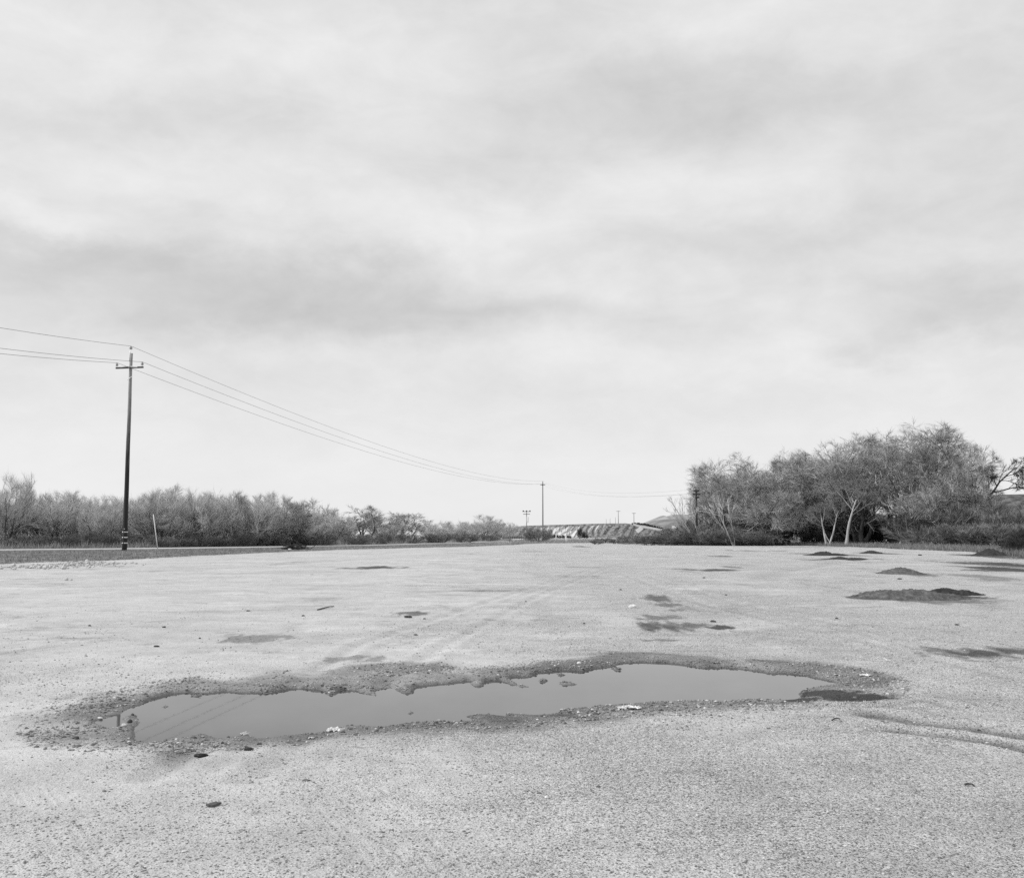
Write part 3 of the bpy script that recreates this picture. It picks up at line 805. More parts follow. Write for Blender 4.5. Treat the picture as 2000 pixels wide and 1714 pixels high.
GB = 'scrub along the right edge of the lot'
shr = [(1268, 1044, 60, 150), (1300, 1042, 70, 148), (1335, 1036, 80, 148), (1372, 1030, 80, 146), (1408, 1026, 80, 144), (1445, 1030, 80, 143), (1480, 1036, 70, 143),
       (1390, 1012, 120, 152), (1330, 1030, 90, 158), (1450, 1010, 100, 152), (1240, 1050, 50, 165)]
for px, ty, wp, d in shr:
    tree('shrub', (px // 7) % 3, px, ty, wp * 1.2, d, 'dense low brush left of the grove at the far edge of the lot', GB)
shr2 = [(1800, 1000, 130, 140), (1850, 985, 140, 138), (1905, 975, 140, 140), (1960, 985, 140, 136), (2010, 990, 140, 134), (1830, 1025, 120, 130), (1880, 1022, 120, 128), (1935, 1020, 120, 126), (1985, 1020, 120, 124)]
for px, ty, wp, d in shr2:
    tree('shrub', (px // 5) % 3, px, ty, wp, d, 'tall tangled brush behind the wire fence at the right', GB + ', behind the fence')
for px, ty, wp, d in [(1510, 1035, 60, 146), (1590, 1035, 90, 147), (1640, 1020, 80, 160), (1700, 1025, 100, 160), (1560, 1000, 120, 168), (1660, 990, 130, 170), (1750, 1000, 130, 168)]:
    tree('shrubd', 0, px, ty, wp, d, 'dark shrub added to paint in the shade under the grove', 'dark shrubs added as shade under the grove')  # added shrubs; their near-black colour paints the shade below the crowns
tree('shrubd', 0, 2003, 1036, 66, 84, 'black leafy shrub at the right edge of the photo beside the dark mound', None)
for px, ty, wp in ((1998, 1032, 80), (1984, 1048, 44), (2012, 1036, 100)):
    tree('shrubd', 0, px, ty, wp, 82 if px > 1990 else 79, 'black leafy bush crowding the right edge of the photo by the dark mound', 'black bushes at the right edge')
tree('shrub', 0, 1052, 1030, 55, 210, 'lone shrub in front of the small pole with the transformer', None)
tree('shrubd', 0, 1133, 1030, 17, 420, 'round black bush at the foot of the pale eroded bluff', None)
i = 0
for px, ty, wp in [(1072, 1039, 8), (1081, 1043, 10), (1091, 1044, 9), (1100, 1044, 9), (1111, 1045, 10), (1143, 1042, 12)]:
    tree('shrubd', 0, px, ty, wp, 420, 'small black bush in the row along the foot of the bluff', 'small bushes at the foot of the bluff')
for px, ty, wp, d in [(1180, 1050, 40, 190), (1205, 1052, 40, 170), (1165, 1054, 30, 160), (1220, 1046, 30, 240)]:
    tree('shrub', 1, px, ty, wp, d, 'small scrubby bush in the field before the bluff', 'scrub in the field before the bluff')


def custom_tree(name, loc, stems, env_c, env_r, lv, tn, tl, tr, bk, tw, label, group, **kw):
    wd_, cr = grow(kw.pop('seed', 1), stems, env_c, env_r, lv, tn, tl, tr, **kw)
    o = bpy.data.objects.new(name, None); COL.objects.link(o); o.location = loc
    link('trunk', wd_.mesh('trunk', bk, True), o); link('crown', cr.mesh('crown', tw), o)
    tag(o, label, 'tree', group); return o


def foot(px, d): return np.array([(px - 1000) / F * d, d, 0.])


b1 = foot(1649, 137)
custom_tree('bare_tree', b1, [((0, 0, 0), (.20, 0, 1), 6.4, .23)], (1.0, 0, 7.0), (3.6, 3.2, 3.0), [7, 7, 6], 9, .6, .008, M_pale, M_brush,
            'bare tree with a single curved whitish trunk in front of dark shade', GR, seed=61, up=.05, wig=.10, t0=.5, split=1)
b2 = foot(1611, 138)
custom_tree('bare_tree', b2, [((0, 0, 0), (-.10, 0, 1), 4.2, .17), ((.25, 0, 0), (.48, 0, 1), 5.0, .15), ((1.0, .4, 0), (-.55, .2, .8), 2.6, .11)], (.5, 0, 5.5), (4.2, 3.2, 3.0), [7, 7, 6], 9, .6, .008, M_pale, M_brush,
            'bare tree whose pale trunks fork in a V at the ground', GR, seed=64, up=.05, wig=.10, t0=.5, split=1)
b3 = foot(1776, 136)
custom_tree('bare_tree', b3, [((0, 0, 0), (-.12, 0, 1), 5.2, .17), ((.3, 0, 0), (.5, 0, .9), 6, .14)], (0, 0, 6), (4.2, 3.5, 4.2), [7, 7, 6], 9, .6, .011, M_bark, M_twig,
            'bare tree with short grey leaning trunk under the highest crown', GR, seed=67, up=.05, wig=.12, t0=.4)
b4 = foot(1925, 140)
custom_tree('bare_tree', b4, [((0, 0, 0), (.05, 0, 1), 7.4, .24), ((.2, 0, 6.6), (.85, 0, .42), 6.2, .17), ((.1, .1, 6.9), (.12, .1, 1), 3.2, .12), ((1.2, 0, 7.3), (1.0, -.2, .12), 5.5, .11)],
            (3.6, 0, 9.2), (5.0, 3.5, 3.0), [8, 6, 5], 8, .55, .010, M_dark, M_twigd,
            'low spreading tree with crooked black limbs against the sky at the far right', GR, seed=71, up=.02, wig=.30, t0=.35, ratio=.5)

# ------------------------------------------------------------------ the road beyond the verge
def ribbon(name, line, wd, z, m_, jitter=0.0):
    L = np.array(line, float); seg = []
    for i in range(len(L) - 1):
        n = max(2, int(np.linalg.norm(L[i + 1] - L[i]) / 3))
        for j in range(n): seg.append(L[i] + (L[i + 1] - L[i]) * j / n)
    seg.append(L[-1]); S = np.array(seg); d = np.gradient(S, axis=0); d /= np.linalg.norm(d, axis=1, keepdims=True)
    nrm = np.stack([-d[:, 1], d[:, 0]], 1)
    a, b = S, S + nrm * wd
    zz = np.full(len(S), z)
    v = np.vstack([np.column_stack([a, zz - .35]), np.column_stack([a, zz]), np.column_stack([b, zz]), np.column_stack([b, zz - .35])])
    n = len(S); i0 = np.arange(n - 1); f = []
    for q in range(3): f.append(np.stack([i0 + q * n, i0 + 1 + q * n, i0 + 1 + (q + 1) * n, i0 + (q + 1) * n], 1))
    return mesh_np(name, v, [np.vstack(f)], m_)


M_road = plain('worn_asphalt', .44, .58, 2.0, .85)
ROAD = [(-260, 20), (-130, 62), (-60, 84), (-45.5, 92.5), (-36, 101.5), (-27, 115), (-18, 135), (-9, 172), (-1, 235), (4, 320), (6, 420)]
tag(link('road', ribbon('road', ROAD, 6.5, .13, M_road)), kind='structure')

# ------------------------------------------------------------------ dry grass and weeds
def grass(name, xs, ys, hmin, hmax, wid, m_, label, seed, nb=5):
    r = np.random.default_rng(seed); n = len(xs)
    x = np.repeat(xs, nb) + r.normal(0, .06, n * nb); y = np.repeat(ys, nb) + r.normal(0, .06, n * nb)
    z = ground_z(x, y)[0] - .03
    h = np.repeat(hmin + (hmax - hmin) * r.random(n) ** 2, nb) * r.uniform(.5, 1.1, n * nb)
    p0 = np.stack([x, y, z], 1); p1 = p0 + np.stack([r.normal(0, .28, n * nb) * h, r.normal(0, .28, n * nb) * h, h], 1)
    v, f = cones(p0, p1, np.full(n * nb, wid) * r.uniform(.6, 1.3, n * nb))
    o = link(name, mesh_np(name, v, [f], m_)); tag(o, label, 'grass', kind='stuff')


def road_mask(x, y):
    d_, _ = dist_line(x, y, [(a + 1.5, b + 3) if False else (a, b) for a, b in ROAD])
    # road lies to the left/far side of its line
    xr = np.interp(y, [p[1] for p in ROAD], [p[0] for p in ROAD])
    return (x < xr + .2) & (d_ < 7.2)


M_grass = twigmat('dry_grass', .25, .30); M_weed = twigmat('dead_weeds', .33, .32)
r_ = np.random.default_rng(12)
n = 60000
u = r_.uniform(-.62, .08, n); e = np.interp(u, EU, EY); y = e * (1 + .035 * 0) + r_.random(n) * (np.interp(u, [-.62, -.4, -.25, -.1, .08], [60, 46, 46, 75, 120])); x = u * y
kp = (~road_mask(x, y)) & (y > wavy_edge(x, y)) & (r_.random(n) < .3 + .9 * fbm(x * .35, y * .2, 5, 3))
grass('grass', x[kp], y[kp], .05, .19, .018, M_grass, 'dry matted grass on the verge between the lot and the road', 21)
n = 15000
u = r_.uniform(-.6, .0, n); xr = np.interp(u, [-.6, -.5, -.36, -.24, -.14, -.05, 0], [96, 100, 109, 127, 143, 186, 250]); y = xr + r_.random(n) * 12; x = u * y
grass('grass', x, y, .25, 1.2, .02, M_weed, 'tall dead weeds along the far side of the road below the thicket', 22)
n = 12000
u = r_.uniform(.0, .26, n); e = np.interp(u, EU, EY); y = e + r_.random(n) ** 1.5 * 150; x = u * y
kp = (y > wavy_edge(x, y)) & (r_.random(n) < .25 + fbm(x * .3, y * .06, 15, 3))
grass('grass', x[kp], y[kp], .15, .6, .03, M_weed, 'pale dry weeds in the field before the bluff', 23)
n = 20000
u = r_.uniform(.12, .62, n); e = np.interp(u, EU, EY); y = e + r_.random(n) ** 1.3 * np.interp(u, [.12, .3, .5], [10, 16, 38]); x = u * y
kp = (y > wavy_edge(x, y))
grass('grass', x[kp], y[kp], .10, .75, .018, M_grass, 'dry grass and weeds at the foot of the right-hand grove and fence', 24)

# ------------------------------------------------------------------ bluff and hills
def bluff():
    D0 = 560.; nx, ns_ = 420, 60
    prof_x = [960, 985, 995, 1010, 1030, 1060, 1100, 1150, 1200, 1228, 1240, 1250, 1258, 1300, 1345]
    prof_y = [1048, 1038, 1031, 1028, 1026.5, 1025.5, 1024.5, 1023, 1022, 1021.8, 1023.5, 1028, 1030, 1036, 1047]
    pxs = np.linspace(955, 1350, nx); top = np.interp(pxs, prof_x, prof_y)
    Xs = (pxs - 1000) / F * D0 * 1.0; Zt = H + (1044 - top) / F * (D0 + 16)
    s = np.linspace(0, 1, ns_)
    XX, SS = np.meshgrid(Xs, s); ZT = np.repeat(Zt[None], ns_, 0)
    ph = XX * .25 - SS * 1.15 - .5 * SS ** 2
    gul = np.abs(((ph + 2.0 * fbm(XX * .10, SS * .9, 2, 4)) % 1) - .5) * 2
    n_ = fbm(XX * .5, SS * 6, 4, 4)
    z0 = -.8
    ZZ = z0 + (ZT - z0) * (SS ** .85) + (n_ - .5) * .3 * np.sin(SS * math.pi)
    YY = D0 + SS * 15 + gul * 2.2 * np.sin(SS * math.pi) + (n_ - .5) * 1.4
    bare = sstep(gul + (fbm(XX * .6 - SS * 3, SS * 1.2, 6, 4) - .5) * .9, .1, .95) * sstep(SS, .98, .80) * sstep(SS, .02, .12)
    prof = np.interp((Xs / D0 * F + 1000), [985, 1040, 1052, 1060, 1120, 1150, 1210, 1230, 1238], [0, .1, .35, 1, 1, .7, .28, .12, .0])
    low = np.interp((Xs / D0 * F + 1000), [1040, 1120, 1145, 1240], [0, .0, .35, .62])
    bare = np.clip(bare * prof[None] * sstep(SS, low[None] - .1, low[None] + .1) * 1.5, 0, 1) * sstep(fbm(XX * .35, SS * 2.0, 9, 4), .22, .42)
    bare = bare * (.35 + .9 * hash2(np.floor(ph + 2.0 * fbm(XX * .10, SS * .9, 2, 4)).astype(np.int64), np.zeros_like(XX).astype(np.int64), 3)) * (.4 + 1.0 * fbm(XX * .9, SS * 3.5, 29, 3))
    pxx = XX / D0 * F + 1000
    zone = sstep(pxx, 1046, 1056) * sstep(pxx, 1140, 1130)
    ph2 = XX * .55 - SS * 2.4 + 2.6 * fbm(XX * .22, SS * 1.2, 33, 4)
    fine = sstep(np.abs((ph2 % 1) - .5) * 2 + (fbm(XX * 1.1, SS * 4, 37, 3) - .5) * .8, .02, .35)
    bare = np.maximum(bare * (1 - zone * .5), zone * fine * sstep(SS, .93, .72) * sstep(SS, .03, .12) * (.55 + .7 * fbm(XX * .3, SS * 2, 19, 4)))
    # plateau going back
    rowsb = [(ZT[-1] * 1.0 + .05, YY[-1] + 3), (ZT[-1] * 1.0 - .1, YY[-1] + 120), (ZT[-1] * 1.0 - .6, YY[-1] + 420), (np.full(nx, -3), YY[-1] + 520)]
    ZZ = np.vstack([ZZ] + [r0[0][None] for r0 in rowsb]); YY = np.vstack([YY] + [r0[1][None] for r0 in rowsb])
    XX = np.vstack([XX] + [XX[-1:] * (1 + .0 * i) for i in range(4)]); bare = np.vstack([bare] + [np.full((1, nx), .1)] * 4)
    nr_ = ns_ + 4; id_ = np.arange(nr_ * nx).reshape(nr_, nx)
    q = np.stack([id_[:-1, :-1], id_[:-1, 1:], id_[1:, 1:], id_[1:, :-1]], -1).reshape(-1, 4)
    def b(k_, p):
        pos = k_.pos(); ba = k_.attr('bare')
        n1 = k_.noise(pos, .8, 6, .7); n2 = k_.noise(pos, .25, 5, .6)
        scr = k_.m('ADD', .09, k_.m('MULTIPLY', k_.smooth(n1, .35, .7), .26))
        pal = k_.m('ADD', .56, k_.m('MULTIPLY', k_.m('SUBTRACT', n2, .5), .35))
        m_ = k_.smooth(k_.m('ADD', ba, k_.m('MULTIPLY', k_.m('SUBTRACT', n1, .5), .9)), .15, .85)
        k_.l.new(grey(k_, k_.mix(m_, scr, pal)), p.inputs['Base Color']); p.inputs['Roughness'].default_value = 1
        p.inputs['Specular IOR Level'].default_value = .1
    return tag(link('bluff', mesh_np('bluff', np.stack([XX.ravel(), YY.ravel(), ZZ.ravel()], 1), [q], mat('eroded_bluff', b), True, {'bare': bare.ravel()})), kind='structure')


bluff()


def hill(D0, prof, lo_, hi_, depth, seed, scale):
    px_ = np.linspace(prof[0][0], prof[-1][0], 220); top = np.interp(px_, [a for a, _ in prof], [b for _, b in prof])
    zt = H + (1044 - top) / F * (D0 + depth) ; Xs = (px_ - 1000) / F * (D0 + depth)
    s = np.concatenate([np.linspace(0, 1, 34), 1 + np.linspace(.05, 1, 20)]); XX, SS = np.meshgrid(Xs, s)
    shape = np.where(SS <= 1, np.sin(np.clip(SS, 0, 1) * math.pi / 2), np.cos((np.clip(SS, 1, 2) - 1) * math.pi / 2))
    n_ = fbm(XX / (depth * .25), SS * 4, seed, 5)
    ZZ = -2 + (zt[None] + 2) * shape * (1 + (n_ - .5) * .18 * np.sin(np.clip(SS, 0, 1) * math.pi)) + (n_ - .5) * .05 * depth * .1
    YY = D0 + SS * depth
    nr_, nx = XX.shape; id_ = np.arange(nr_ * nx).reshape(nr_, nx)
    q = np.stack([id_[:-1, :-1], id_[:-1, 1:], id_[1:, 1:], id_[1:, :-1]], -1).reshape(-1, 4)
    def b(k_, p):
        n1 = k_.smooth(k_.noise(k_.pos(), scale, 8, .72), .36, .62)
        k_.l.new(grey(k_, k_.mix(n1, lo_, hi_)), p.inputs['Base Color']); p.inputs['Roughness'].default_value = 1
        p.inputs['Specular IOR Level'].default_value = .1
    tag(link('hill', mesh_np('hill', np.stack([XX.ravel(), YY.ravel(), ZZ.ravel()], 1), [q], mat('scrub_hill', b), True)), kind='structure')


hill(1500, [(1235, 1040), (1255, 1022), (1275, 1014), (1292, 1007), (1300, 1009), (1312, 1005), (1340, 1005), (1362, 1014), (1400, 1012), (1500, 1020), (1700, 1040)], .22, .36, 200, 5, .04)
hill(950, [(1250, 1042), (1268, 1020), (1285, 1015), (1310, 1013), (1340, 1014), (1352, 1017), (1370, 1008), (1386, 1003), (1420, 996), (1500, 990), (1600, 990), (1700, 1000), (1800, 1030)], .13, .28, 90, 8, .12)
hill(250, [(1780, 1040), (1860, 1000), (1930, 972), (1950, 966), (1990, 965), (2050, 965), (2200, 968), (2400, 1040)], .05, .16, 30, 11, .6)
# pale dirt ramp climbing the shoulder of the bluff
M_dirt = plain('pale_dirt', .30, .42, .5, 1)
L = [at_depth(1236, 1024, 556), at_depth(1252, 1029, 548), at_depth(1270, 1031.5, 535), at_depth(1295, 1036, 515)]
rv = []
for p_ in L: rv += [(p_[0], p_[1], p_[2]), (p_[0] + 1.0, p_[1] + 6, p_[2] + .8)]
M_scr = plain('ridge_scrub', .04, .12, 1.5, 1)
tag(link('path', mesh_np('path', rv + [(a, b, c - .25) for a, b, c in rv], [[(0, 2, 3, 1), (2, 4, 5, 3), (4, 6, 7, 5), (8, 10, 2, 0), (10, 12, 4, 2), (12, 14, 6, 4)]], M_dirt)), kind='structure')
for i, px in enumerate(np.linspace(1238, 1292, 12)):
    tree('shrubd', 0, px, np.interp(px, [1238, 1260, 1292], [1020, 1021.5, 1030]) - (i % 3) * .4, 9, 600, 'dark bush in the scrub line above the pale ramp', 'scrub line above the pale ramp', basez=at_depth(px, np.interp(px, [1238, 1260, 1292], [1024.5, 1026, 1034]), 600)[2])

# ------------------------------------------------------------------ utility poles and wires
def build_polewood(k_, p):
    o = k_.obj(); s_ = k_.node('ShaderNodeSeparateXYZ'); k_.l.new(o, s_.inputs[0])
    n = k_.noise(k_.scale(o, (6, 6, .5)), 2.2, 6, .7)
    hgt = k_.smooth(k_.m('ADD', s_.outputs[2], k_.m('MULTIPLY', k_.m('SUBTRACT', k_.noise(k_.scale(o, (3, 3, .35)), 2, 4, .6), .5), 9)), 7.5, 16)   # creosote worn off towards the top
    c = k_.mix(hgt, .022, k_.m('ADD', .12, k_.m('MULTIPLY', n, .34)))
    k_.l.new(grey(k_, k_.m('MULTIPLY', c, k_.m('ADD', .6, k_.m('MULTIPLY', n, .8)))), p.inputs['Base Color']); p.inputs['Roughness'].default_value = .9


M_pole = mat('creosoted_pole', build_polewood)
M_arm = plain('weathered_arm', .03, .12, 3, .9, (.3, 3, 3)); M_porc = plain('grey_porcelain', .28, .40, 5, .25, spec=.6); M_metal = plain('galvanised_steel', .5, .62, 10, .45, metal=.4)
M_wire = plain('wire', .16, .22, 5, .6); M_white = plain('white_paint', .62, .82, 6, .6); M_farpole = plain('grey_pole', .14, .24, 2, .9, (3, 3, .4))


def tube1(pts, rad, sides=10):
    pts = np.array(pts, float)[None]; rad = np.array(rad, float)[None]
    v, q, c = tubes(pts, rad, sides); P_ = Parts(); P_.add(v, q, c)
    b = np.arange(sides); P_.f.append(np.array([[0, i + 1, i] for i in range(1, sides - 1)]))
    return P_


def lathe(profile, base_, sides=12):
    """profile: (radius, z)"""
    P_ = Parts(); th = np.arange(sides) * 2 * math.pi / sides; n = len(profile); v = []
    for r0, z in profile:
        v.append(np.stack([np.cos(th) * r0 + base_[0], np.sin(th) * r0 + base_[1], np.full(sides, z + base_[2])], 1))
    s0 = np.arange(sides); s1 = (s0 + 1) % sides
    f = [np.stack([i * sides + s0, i * sides + s1, (i + 1) * sides + s1, (i + 1) * sides + s0], 1) for i in range(n - 1)]
    P_.add(np.vstack(v), np.vstack(f)); return P_


def boxm(c, ax, hx, hy, hz):
    """box centred c, long axis ax (unit, horizontal)"""
    ax = np.array(ax, float); ay = np.array([-ax[1], ax[0], 0]); az_ = np.array([0, 0, 1.])
    v = []
    for sz in (-1, 1):
        for sx, sy in ((-1, -1), (1, -1), (1, 1), (-1, 1)): v.append(np.array(c) + ax * hx * sx + ay * hy * sy + az_ * hz * sz)
    P_ = Parts(); P_.add(np.array(v), [[0, 3, 2, 1], [4, 5, 6, 7], [0, 1, 5, 4], [1, 2, 6, 5], [2, 3, 7, 6], [3, 0, 4, 7]]); return P_


def insulator(parent, b, s=1.0, pin=.12):
    """stacked porcelain discs with a pin"""
    q = tube1([(b[0], b[1], b[2]), (b[0], b[1], b[2] + pin)], [.018, .018], 6); ins = link('insulator', lathe(
        [(.001, pin - .02), (.05 * s, pin), (.13 * s, pin + .03), (.14 * s, pin + .07), (.07 * s, pin + .10), (.14 * s, pin + .13), (.13 * s, pin + .19), (.06 * s, pin + .22), (.08 * s, pin + .30), (.001, pin + .33)], b).mesh('insulator', M_porc, True), parent)
    link('pin', q.mesh('pin', M_metal), ins)
    return np.array([b[0], b[1], b[2] + pin + .31])


bp = gp(243, 1075.5); PB = (bp[0], bp[1], 0)
ptop = at_depth(257, 690, bp[1])[2]
main = bpy.data.objects.new('utility_pole', None); COL.objects.link(main); main.location = PB
tag(main, 'tall dark wooden utility pole with crossarm and white bands near its base, by the road', 'utility pole')
zz = np.linspace(-.5, ptop, 14); jit = np.random.default_rng(5).normal(0, .008, 14)
link('pole', tube1([(jit[i], jit[-i], z_) for i, z_ in enumerate(zz)], np.interp(zz, [0, ptop], [.235, .135]), 16).mesh('pole', M_pole, True), main)
P2 = at_depth(1060, 938, 338.); ldir = np.array([P2[0] - PB[0], P2[1] - PB[1]]); ldir /= np.linalg.norm(ldir)
adir = np.array([ldir[1], -ldir[0], 0]); 
zarm = at_depth(253, 718.5, bp[1])[2]
yoff = -np.array([ldir[0], ldir[1], 0]) * .21
link('crossarm', boxm(np.array([0, 0, zarm]) + yoff, adir, 1.42, .065, .075).mesh('crossarm', M_arm), main)
link('arm_bolt', tube1([np.array([0, 0, zarm]) + yoff * 1.6, np.array([0, 0, zarm]) - yoff * 1.2], [.03, .03], 6).mesh('arm_bolt', M_metal), main)
for s_ in (-1, 1):
    c0 = np.array([0, 0, zarm + .09]) + yoff * 1.25 + adir * (.10 if s_ > 0 else -.10); c1 = np.array([0, 0, zarm + .02]) + yoff * 1.45 + adir * s_ * .85
    link('brace', tube1([c0, c1], [.045, .045], 4).mesh('brace', M_white if s_ > 0 else M_farpole), main)
link('guy_clamp', tube1([(-.22, -.18, zarm - 1.15), (.22, -.2, zarm - .85)], [.03, .03], 5).mesh('guy_clamp', M_metal), main)
iL = insulator(main, np.array([0, 0, zarm + .075]) + yoff - adir * 1.33); iR = insulator(main, np.array([0, 0, zarm + .075]) + yoff + adir * 1.30)
link('top_pin', tube1([(-.13, -.12, ptop - .8), (-.10, -.08, ptop + .05), (-.06, 0, ptop + .36)], [.03, .03, .025], 6).mesh('top_pin', M_metal), main)
iT = insulator(main, np.array([-.06, 0, ptop + .34]), 1.1, .05)
for py_ in (1038.5, 1049, 1060):
    zb = at_depth(244, py_, bp[1])[2]; rb = np.interp(zb, [0, ptop], [.235, .135]) + .012
    bd = lathe([(rb, -.045), (rb + .006, -.03), (rb + .006, .03), (rb, .045)], (0, 0, zb), 16)
    f = bd.f[0]; keepf = [i for i in range(len(f)) if (i % 16) not in (11, 3)]
    bd.f[0] = f[keepf]; link('reflective_band', bd.mesh('reflective_band', M_white), main)
link('id_tag', boxm((0.0, -.232, 2.05), (1, 0, 0), .05, .006, .04).mesh('id_tag', M_metal), main)

# second pole down the line
def farpole(px, topy, d, r0, label, arms=(), zbase=0., topnode=True, m_=None):
    t_ = at_depth(px, topy, d); o = bpy.data.objects.new('utility_pole', None); COL.objects.link(o); o.location = (t_[0], d, zbase)
    h = t_[2] - zbase
    link('pole', tube1([(0, 0, -.6), (0, 0, h * .5), (0, 0, h)], [r0, r0 * .85, r0 * .65], 8).mesh('pole', m_ or M_farpole, True), o)
    for (dz_, half, dr) in arms:
        link('crossarm', boxm((0, -.2, h - dz_), dr, half, .1, .12).mesh('crossarm', M_dark), o)
    tag(o, label, 'utility pole'); return o, h


p2, h2 = farpole(1060, 941, 338, .24, 'second utility pole down the line, grey and plain, in front of the bluff', [(.9, .8, (adir[0], adir[1], 0))])
link('insulator', lathe([(.001, 0), (.12, .05), (.14, .2), (.001, .3)], (0, 0, h2), 8).mesh('insulator', M_porc, True), p2)
p3, h3 = farpole(1359.5, 955, 149, .17, 'dark utility pole with short crossarms standing at the left end of the grove', [(.25, .42, (1, 0, 0)), (.75, .55, (1, 0, 0)), (1.2, .42, (1, 0, 0))], m_=M_dark)
p4, h4 = farpole(1028.5, 998, 456, .2, 'small distant pole with two crossarms and a white transformer', [(.15, 3.0 * .5 * 1.2 * 1.0, (1, 0, 0)), (1.3, 1.5, (1, 0, 0))])
link('transformer', lathe([(.01, 0), (.34, .05), (.36, .3), (.36, 2.4), (.3, 2.55), (.01, 2.6)], (.45, -.45, h4 - 5.0), 10).mesh('transformer', M_white, True), p4)
for sx in (-1.5, 0, 1.5):
    link('insulator', lathe([(.01, 0), (.28, .05), (.28, .35), (.01, .45)], (sx, -.2, h4 - .05), 8).mesh('insulator', M_dark, True), p4)
farpole(995.5, 1024, 205, .09, 'thin bare grey pole left of the small transformer pole, without crossarm')
for px, ty, lab in [(1184, 1013, 'faint far pole on the plateau, leftmost of the five above the bluff'), (1191.5, 1012, 'faint far pole on the plateau, second from left of the five'),
                    (1202, 1010, 'short pole on the plateau just left of the tallest one'), (1207.5, 997, 'tallest pole on the plateau above the bluff'), (1238, 1001, 'thin pole on the plateau at the right end of the bluff')]:
    big = ty < 1005
    o_, h_ = farpole(px, ty, 800, .26 if big else .16, lab, [(.4, 1.6, (1, 0, 0))] if big else [], zbase=6.5)


def span(a, b, sag, n=40):
    a, b = np.array(a), np.array(b); t_ = np.linspace(0, 1, n)[:, None]
    p = a + (b - a) * t_; p[:, 2] -= 4 * sag * (t_ * (1 - t_))[:, 0]; return p


O1 = np.array([PB[0], PB[1], 0.]); O2 = np.array([P2[0], 338., 0.]); O3 = np.array([p3.location[0], 149., 0.])
ends1 = [iT + O1, iL + O1, iR + O1]
a2 = O2 + [0, 0, h2]; ends2 = [a2 + [0, 0, .3], a2 + [0, 0, -.65] - adir * 1.3, a2 + [0, 0, -.65] + adir * 1.3]
a3 = O3 + [0, 0, h3]; ends3 = [a3 + [0, 0, 0], a3 + [-.45, 0, -.6], a3 + [.45, 0, -.6]]
# the span to the left runs on to a pole outside the picture, near the camera's left
labs = ['topmost overhead wire, running over the pole top', 'lower overhead wire on the left end of the crossarm', 'overhead wire on the right end of the crossarm']
off = [(0, 640), (0, 690.5), (0, 680)]
for i in range(3):
    e1 = ends1[i]; q = None
    # direction of the left span: continue about straight
    dl = np.array([-.23, -1.0, 0]); dl /= np.linalg.norm(dl)
    # point where the wire crosses the left edge of the photo
    ry = ray(0, off[i][1]); s_ = (e1[0] * ry[1] - e1[1] * ry[0]) / (-(dl[0] * ry[1] - dl[1] * ry[0]))
    cross = e1 + dl * s_; zc_ = H + ry[2] * (cross[1] / ry[1]); L_ = 130.
    # parabola through e1 and (s_, zc_), same height at the far end
    sg = (e1[2] - zc_) / (4 * (s_ / L_) * (1 - s_ / L_))
    P0 = span(e1, e1 + dl * L_, sg, 60)[::-1]
    pts = np.vstack([P0[:-1], span(e1, ends2[i], 3.4, 60)[:-1], span(ends2[i], ends3[i], 1.9, 40)])
    rw = np.full((1, len(pts)), .0165); rw[0, -39:] = .009; v, qd, cp = tubes(pts[None], rw, 4); P_ = Parts(); P_.add(v, qd, cp)
    tag(link('overhead_wire', P_.mesh('overhead_wire', M_wire)), labs[i], 'wire', 'overhead wires')
# faint service wire from the transformer pole down to the thin pole
v, qd, cp = tubes(span(np.array(p4.location) + [0, 0, h4 - 5.5], (at_depth(995.5, 1026, 205)), .6, 12)[None], np.full((1, 12), .02), 3); P_ = Parts(); P_.add(v, qd, cp)
tag(link('overhead_wire', P_.mesh('overhead_wire', M_wire)), 'short slanting service wire between the thin pole and the transformer pole', 'wire')

# leaning white marker post
def post(name, px, topx, topy, basey, r0, m_, label, cat, group=None, sides=8):
    b = gp(px, basey); t_ = at_depth(topx, topy, b[1]); o = link(name, tube1([(0, 0, -.1), ((t_[0] - b[0]) * .5, 0, t_[2] * .5), (t_[0] - b[0], 0, t_[2])], [r0, r0, r0 * .95], sides).mesh(name, m_, True), loc=(b[0], b[1], 0))
    tag(o, label, cat, group); return o


post('marker_post', 308.5, 299.5, 1004, 1075, .045, M_white, 'thin white marker post leaning to the left beside the road', 'post')
post('marker_post', 1107, 1105, 1048, 1059, .12, M_white, 'short white post in the field in front of the black bush', 'post')
post('marker_post', 1237, 1239, 1044, 1057, .05, M_white, 'thin pale post leaning at the left end of the scrub', 'post')
post('wooden_post', 1519, 1519, 1047.5, 1063.4, .10, M_pale, 'short pale post under the grove next to the white board, left of two', 'post')
post('wooden_post', 1570, 1570, 1048.5, 1063.2, .08, M_pale, 'short pale post under the grove left of the forked trunks, right of two', 'post')
post('wooden_post', 1163, 1163, 1049, 1057, .12, M_farpole, 'stubby grey post in the field right of the black bush', 'post')
# forked dead branch
bb = gp(1534, 1063.6)
P_ = Parts()
P_.add(*tubes(np.array([[(0, 0, 0), (.1, 0, .5), (.35, 0, .9), (.55, 0, 1.35)]]), np.array([[.10, .09, .07, .04]]), 6))
P_.add(*tubes(np.array([[(.2, 0, .75), (-.2, 0, .45), (-.7, 0, .1), (-.9, 0, .02)]]), np.array([[.04, .035, .03, .02]]), 5))
tag(link('dead_branch', P_.mesh('dead_branch', M_pale), loc=bb), 'bleached forked dead branch standing between the two short posts', 'branch')
# white board
wb = gp(1480, 1063.8)
P_ = boxm((0, 0, .09), (1, 0, 0), 1.05, .12, .05); tag(link('board', P_.mesh('board', M_white), loc=wb), 'long white board lying at the far edge of the lot left of the short posts', 'board')
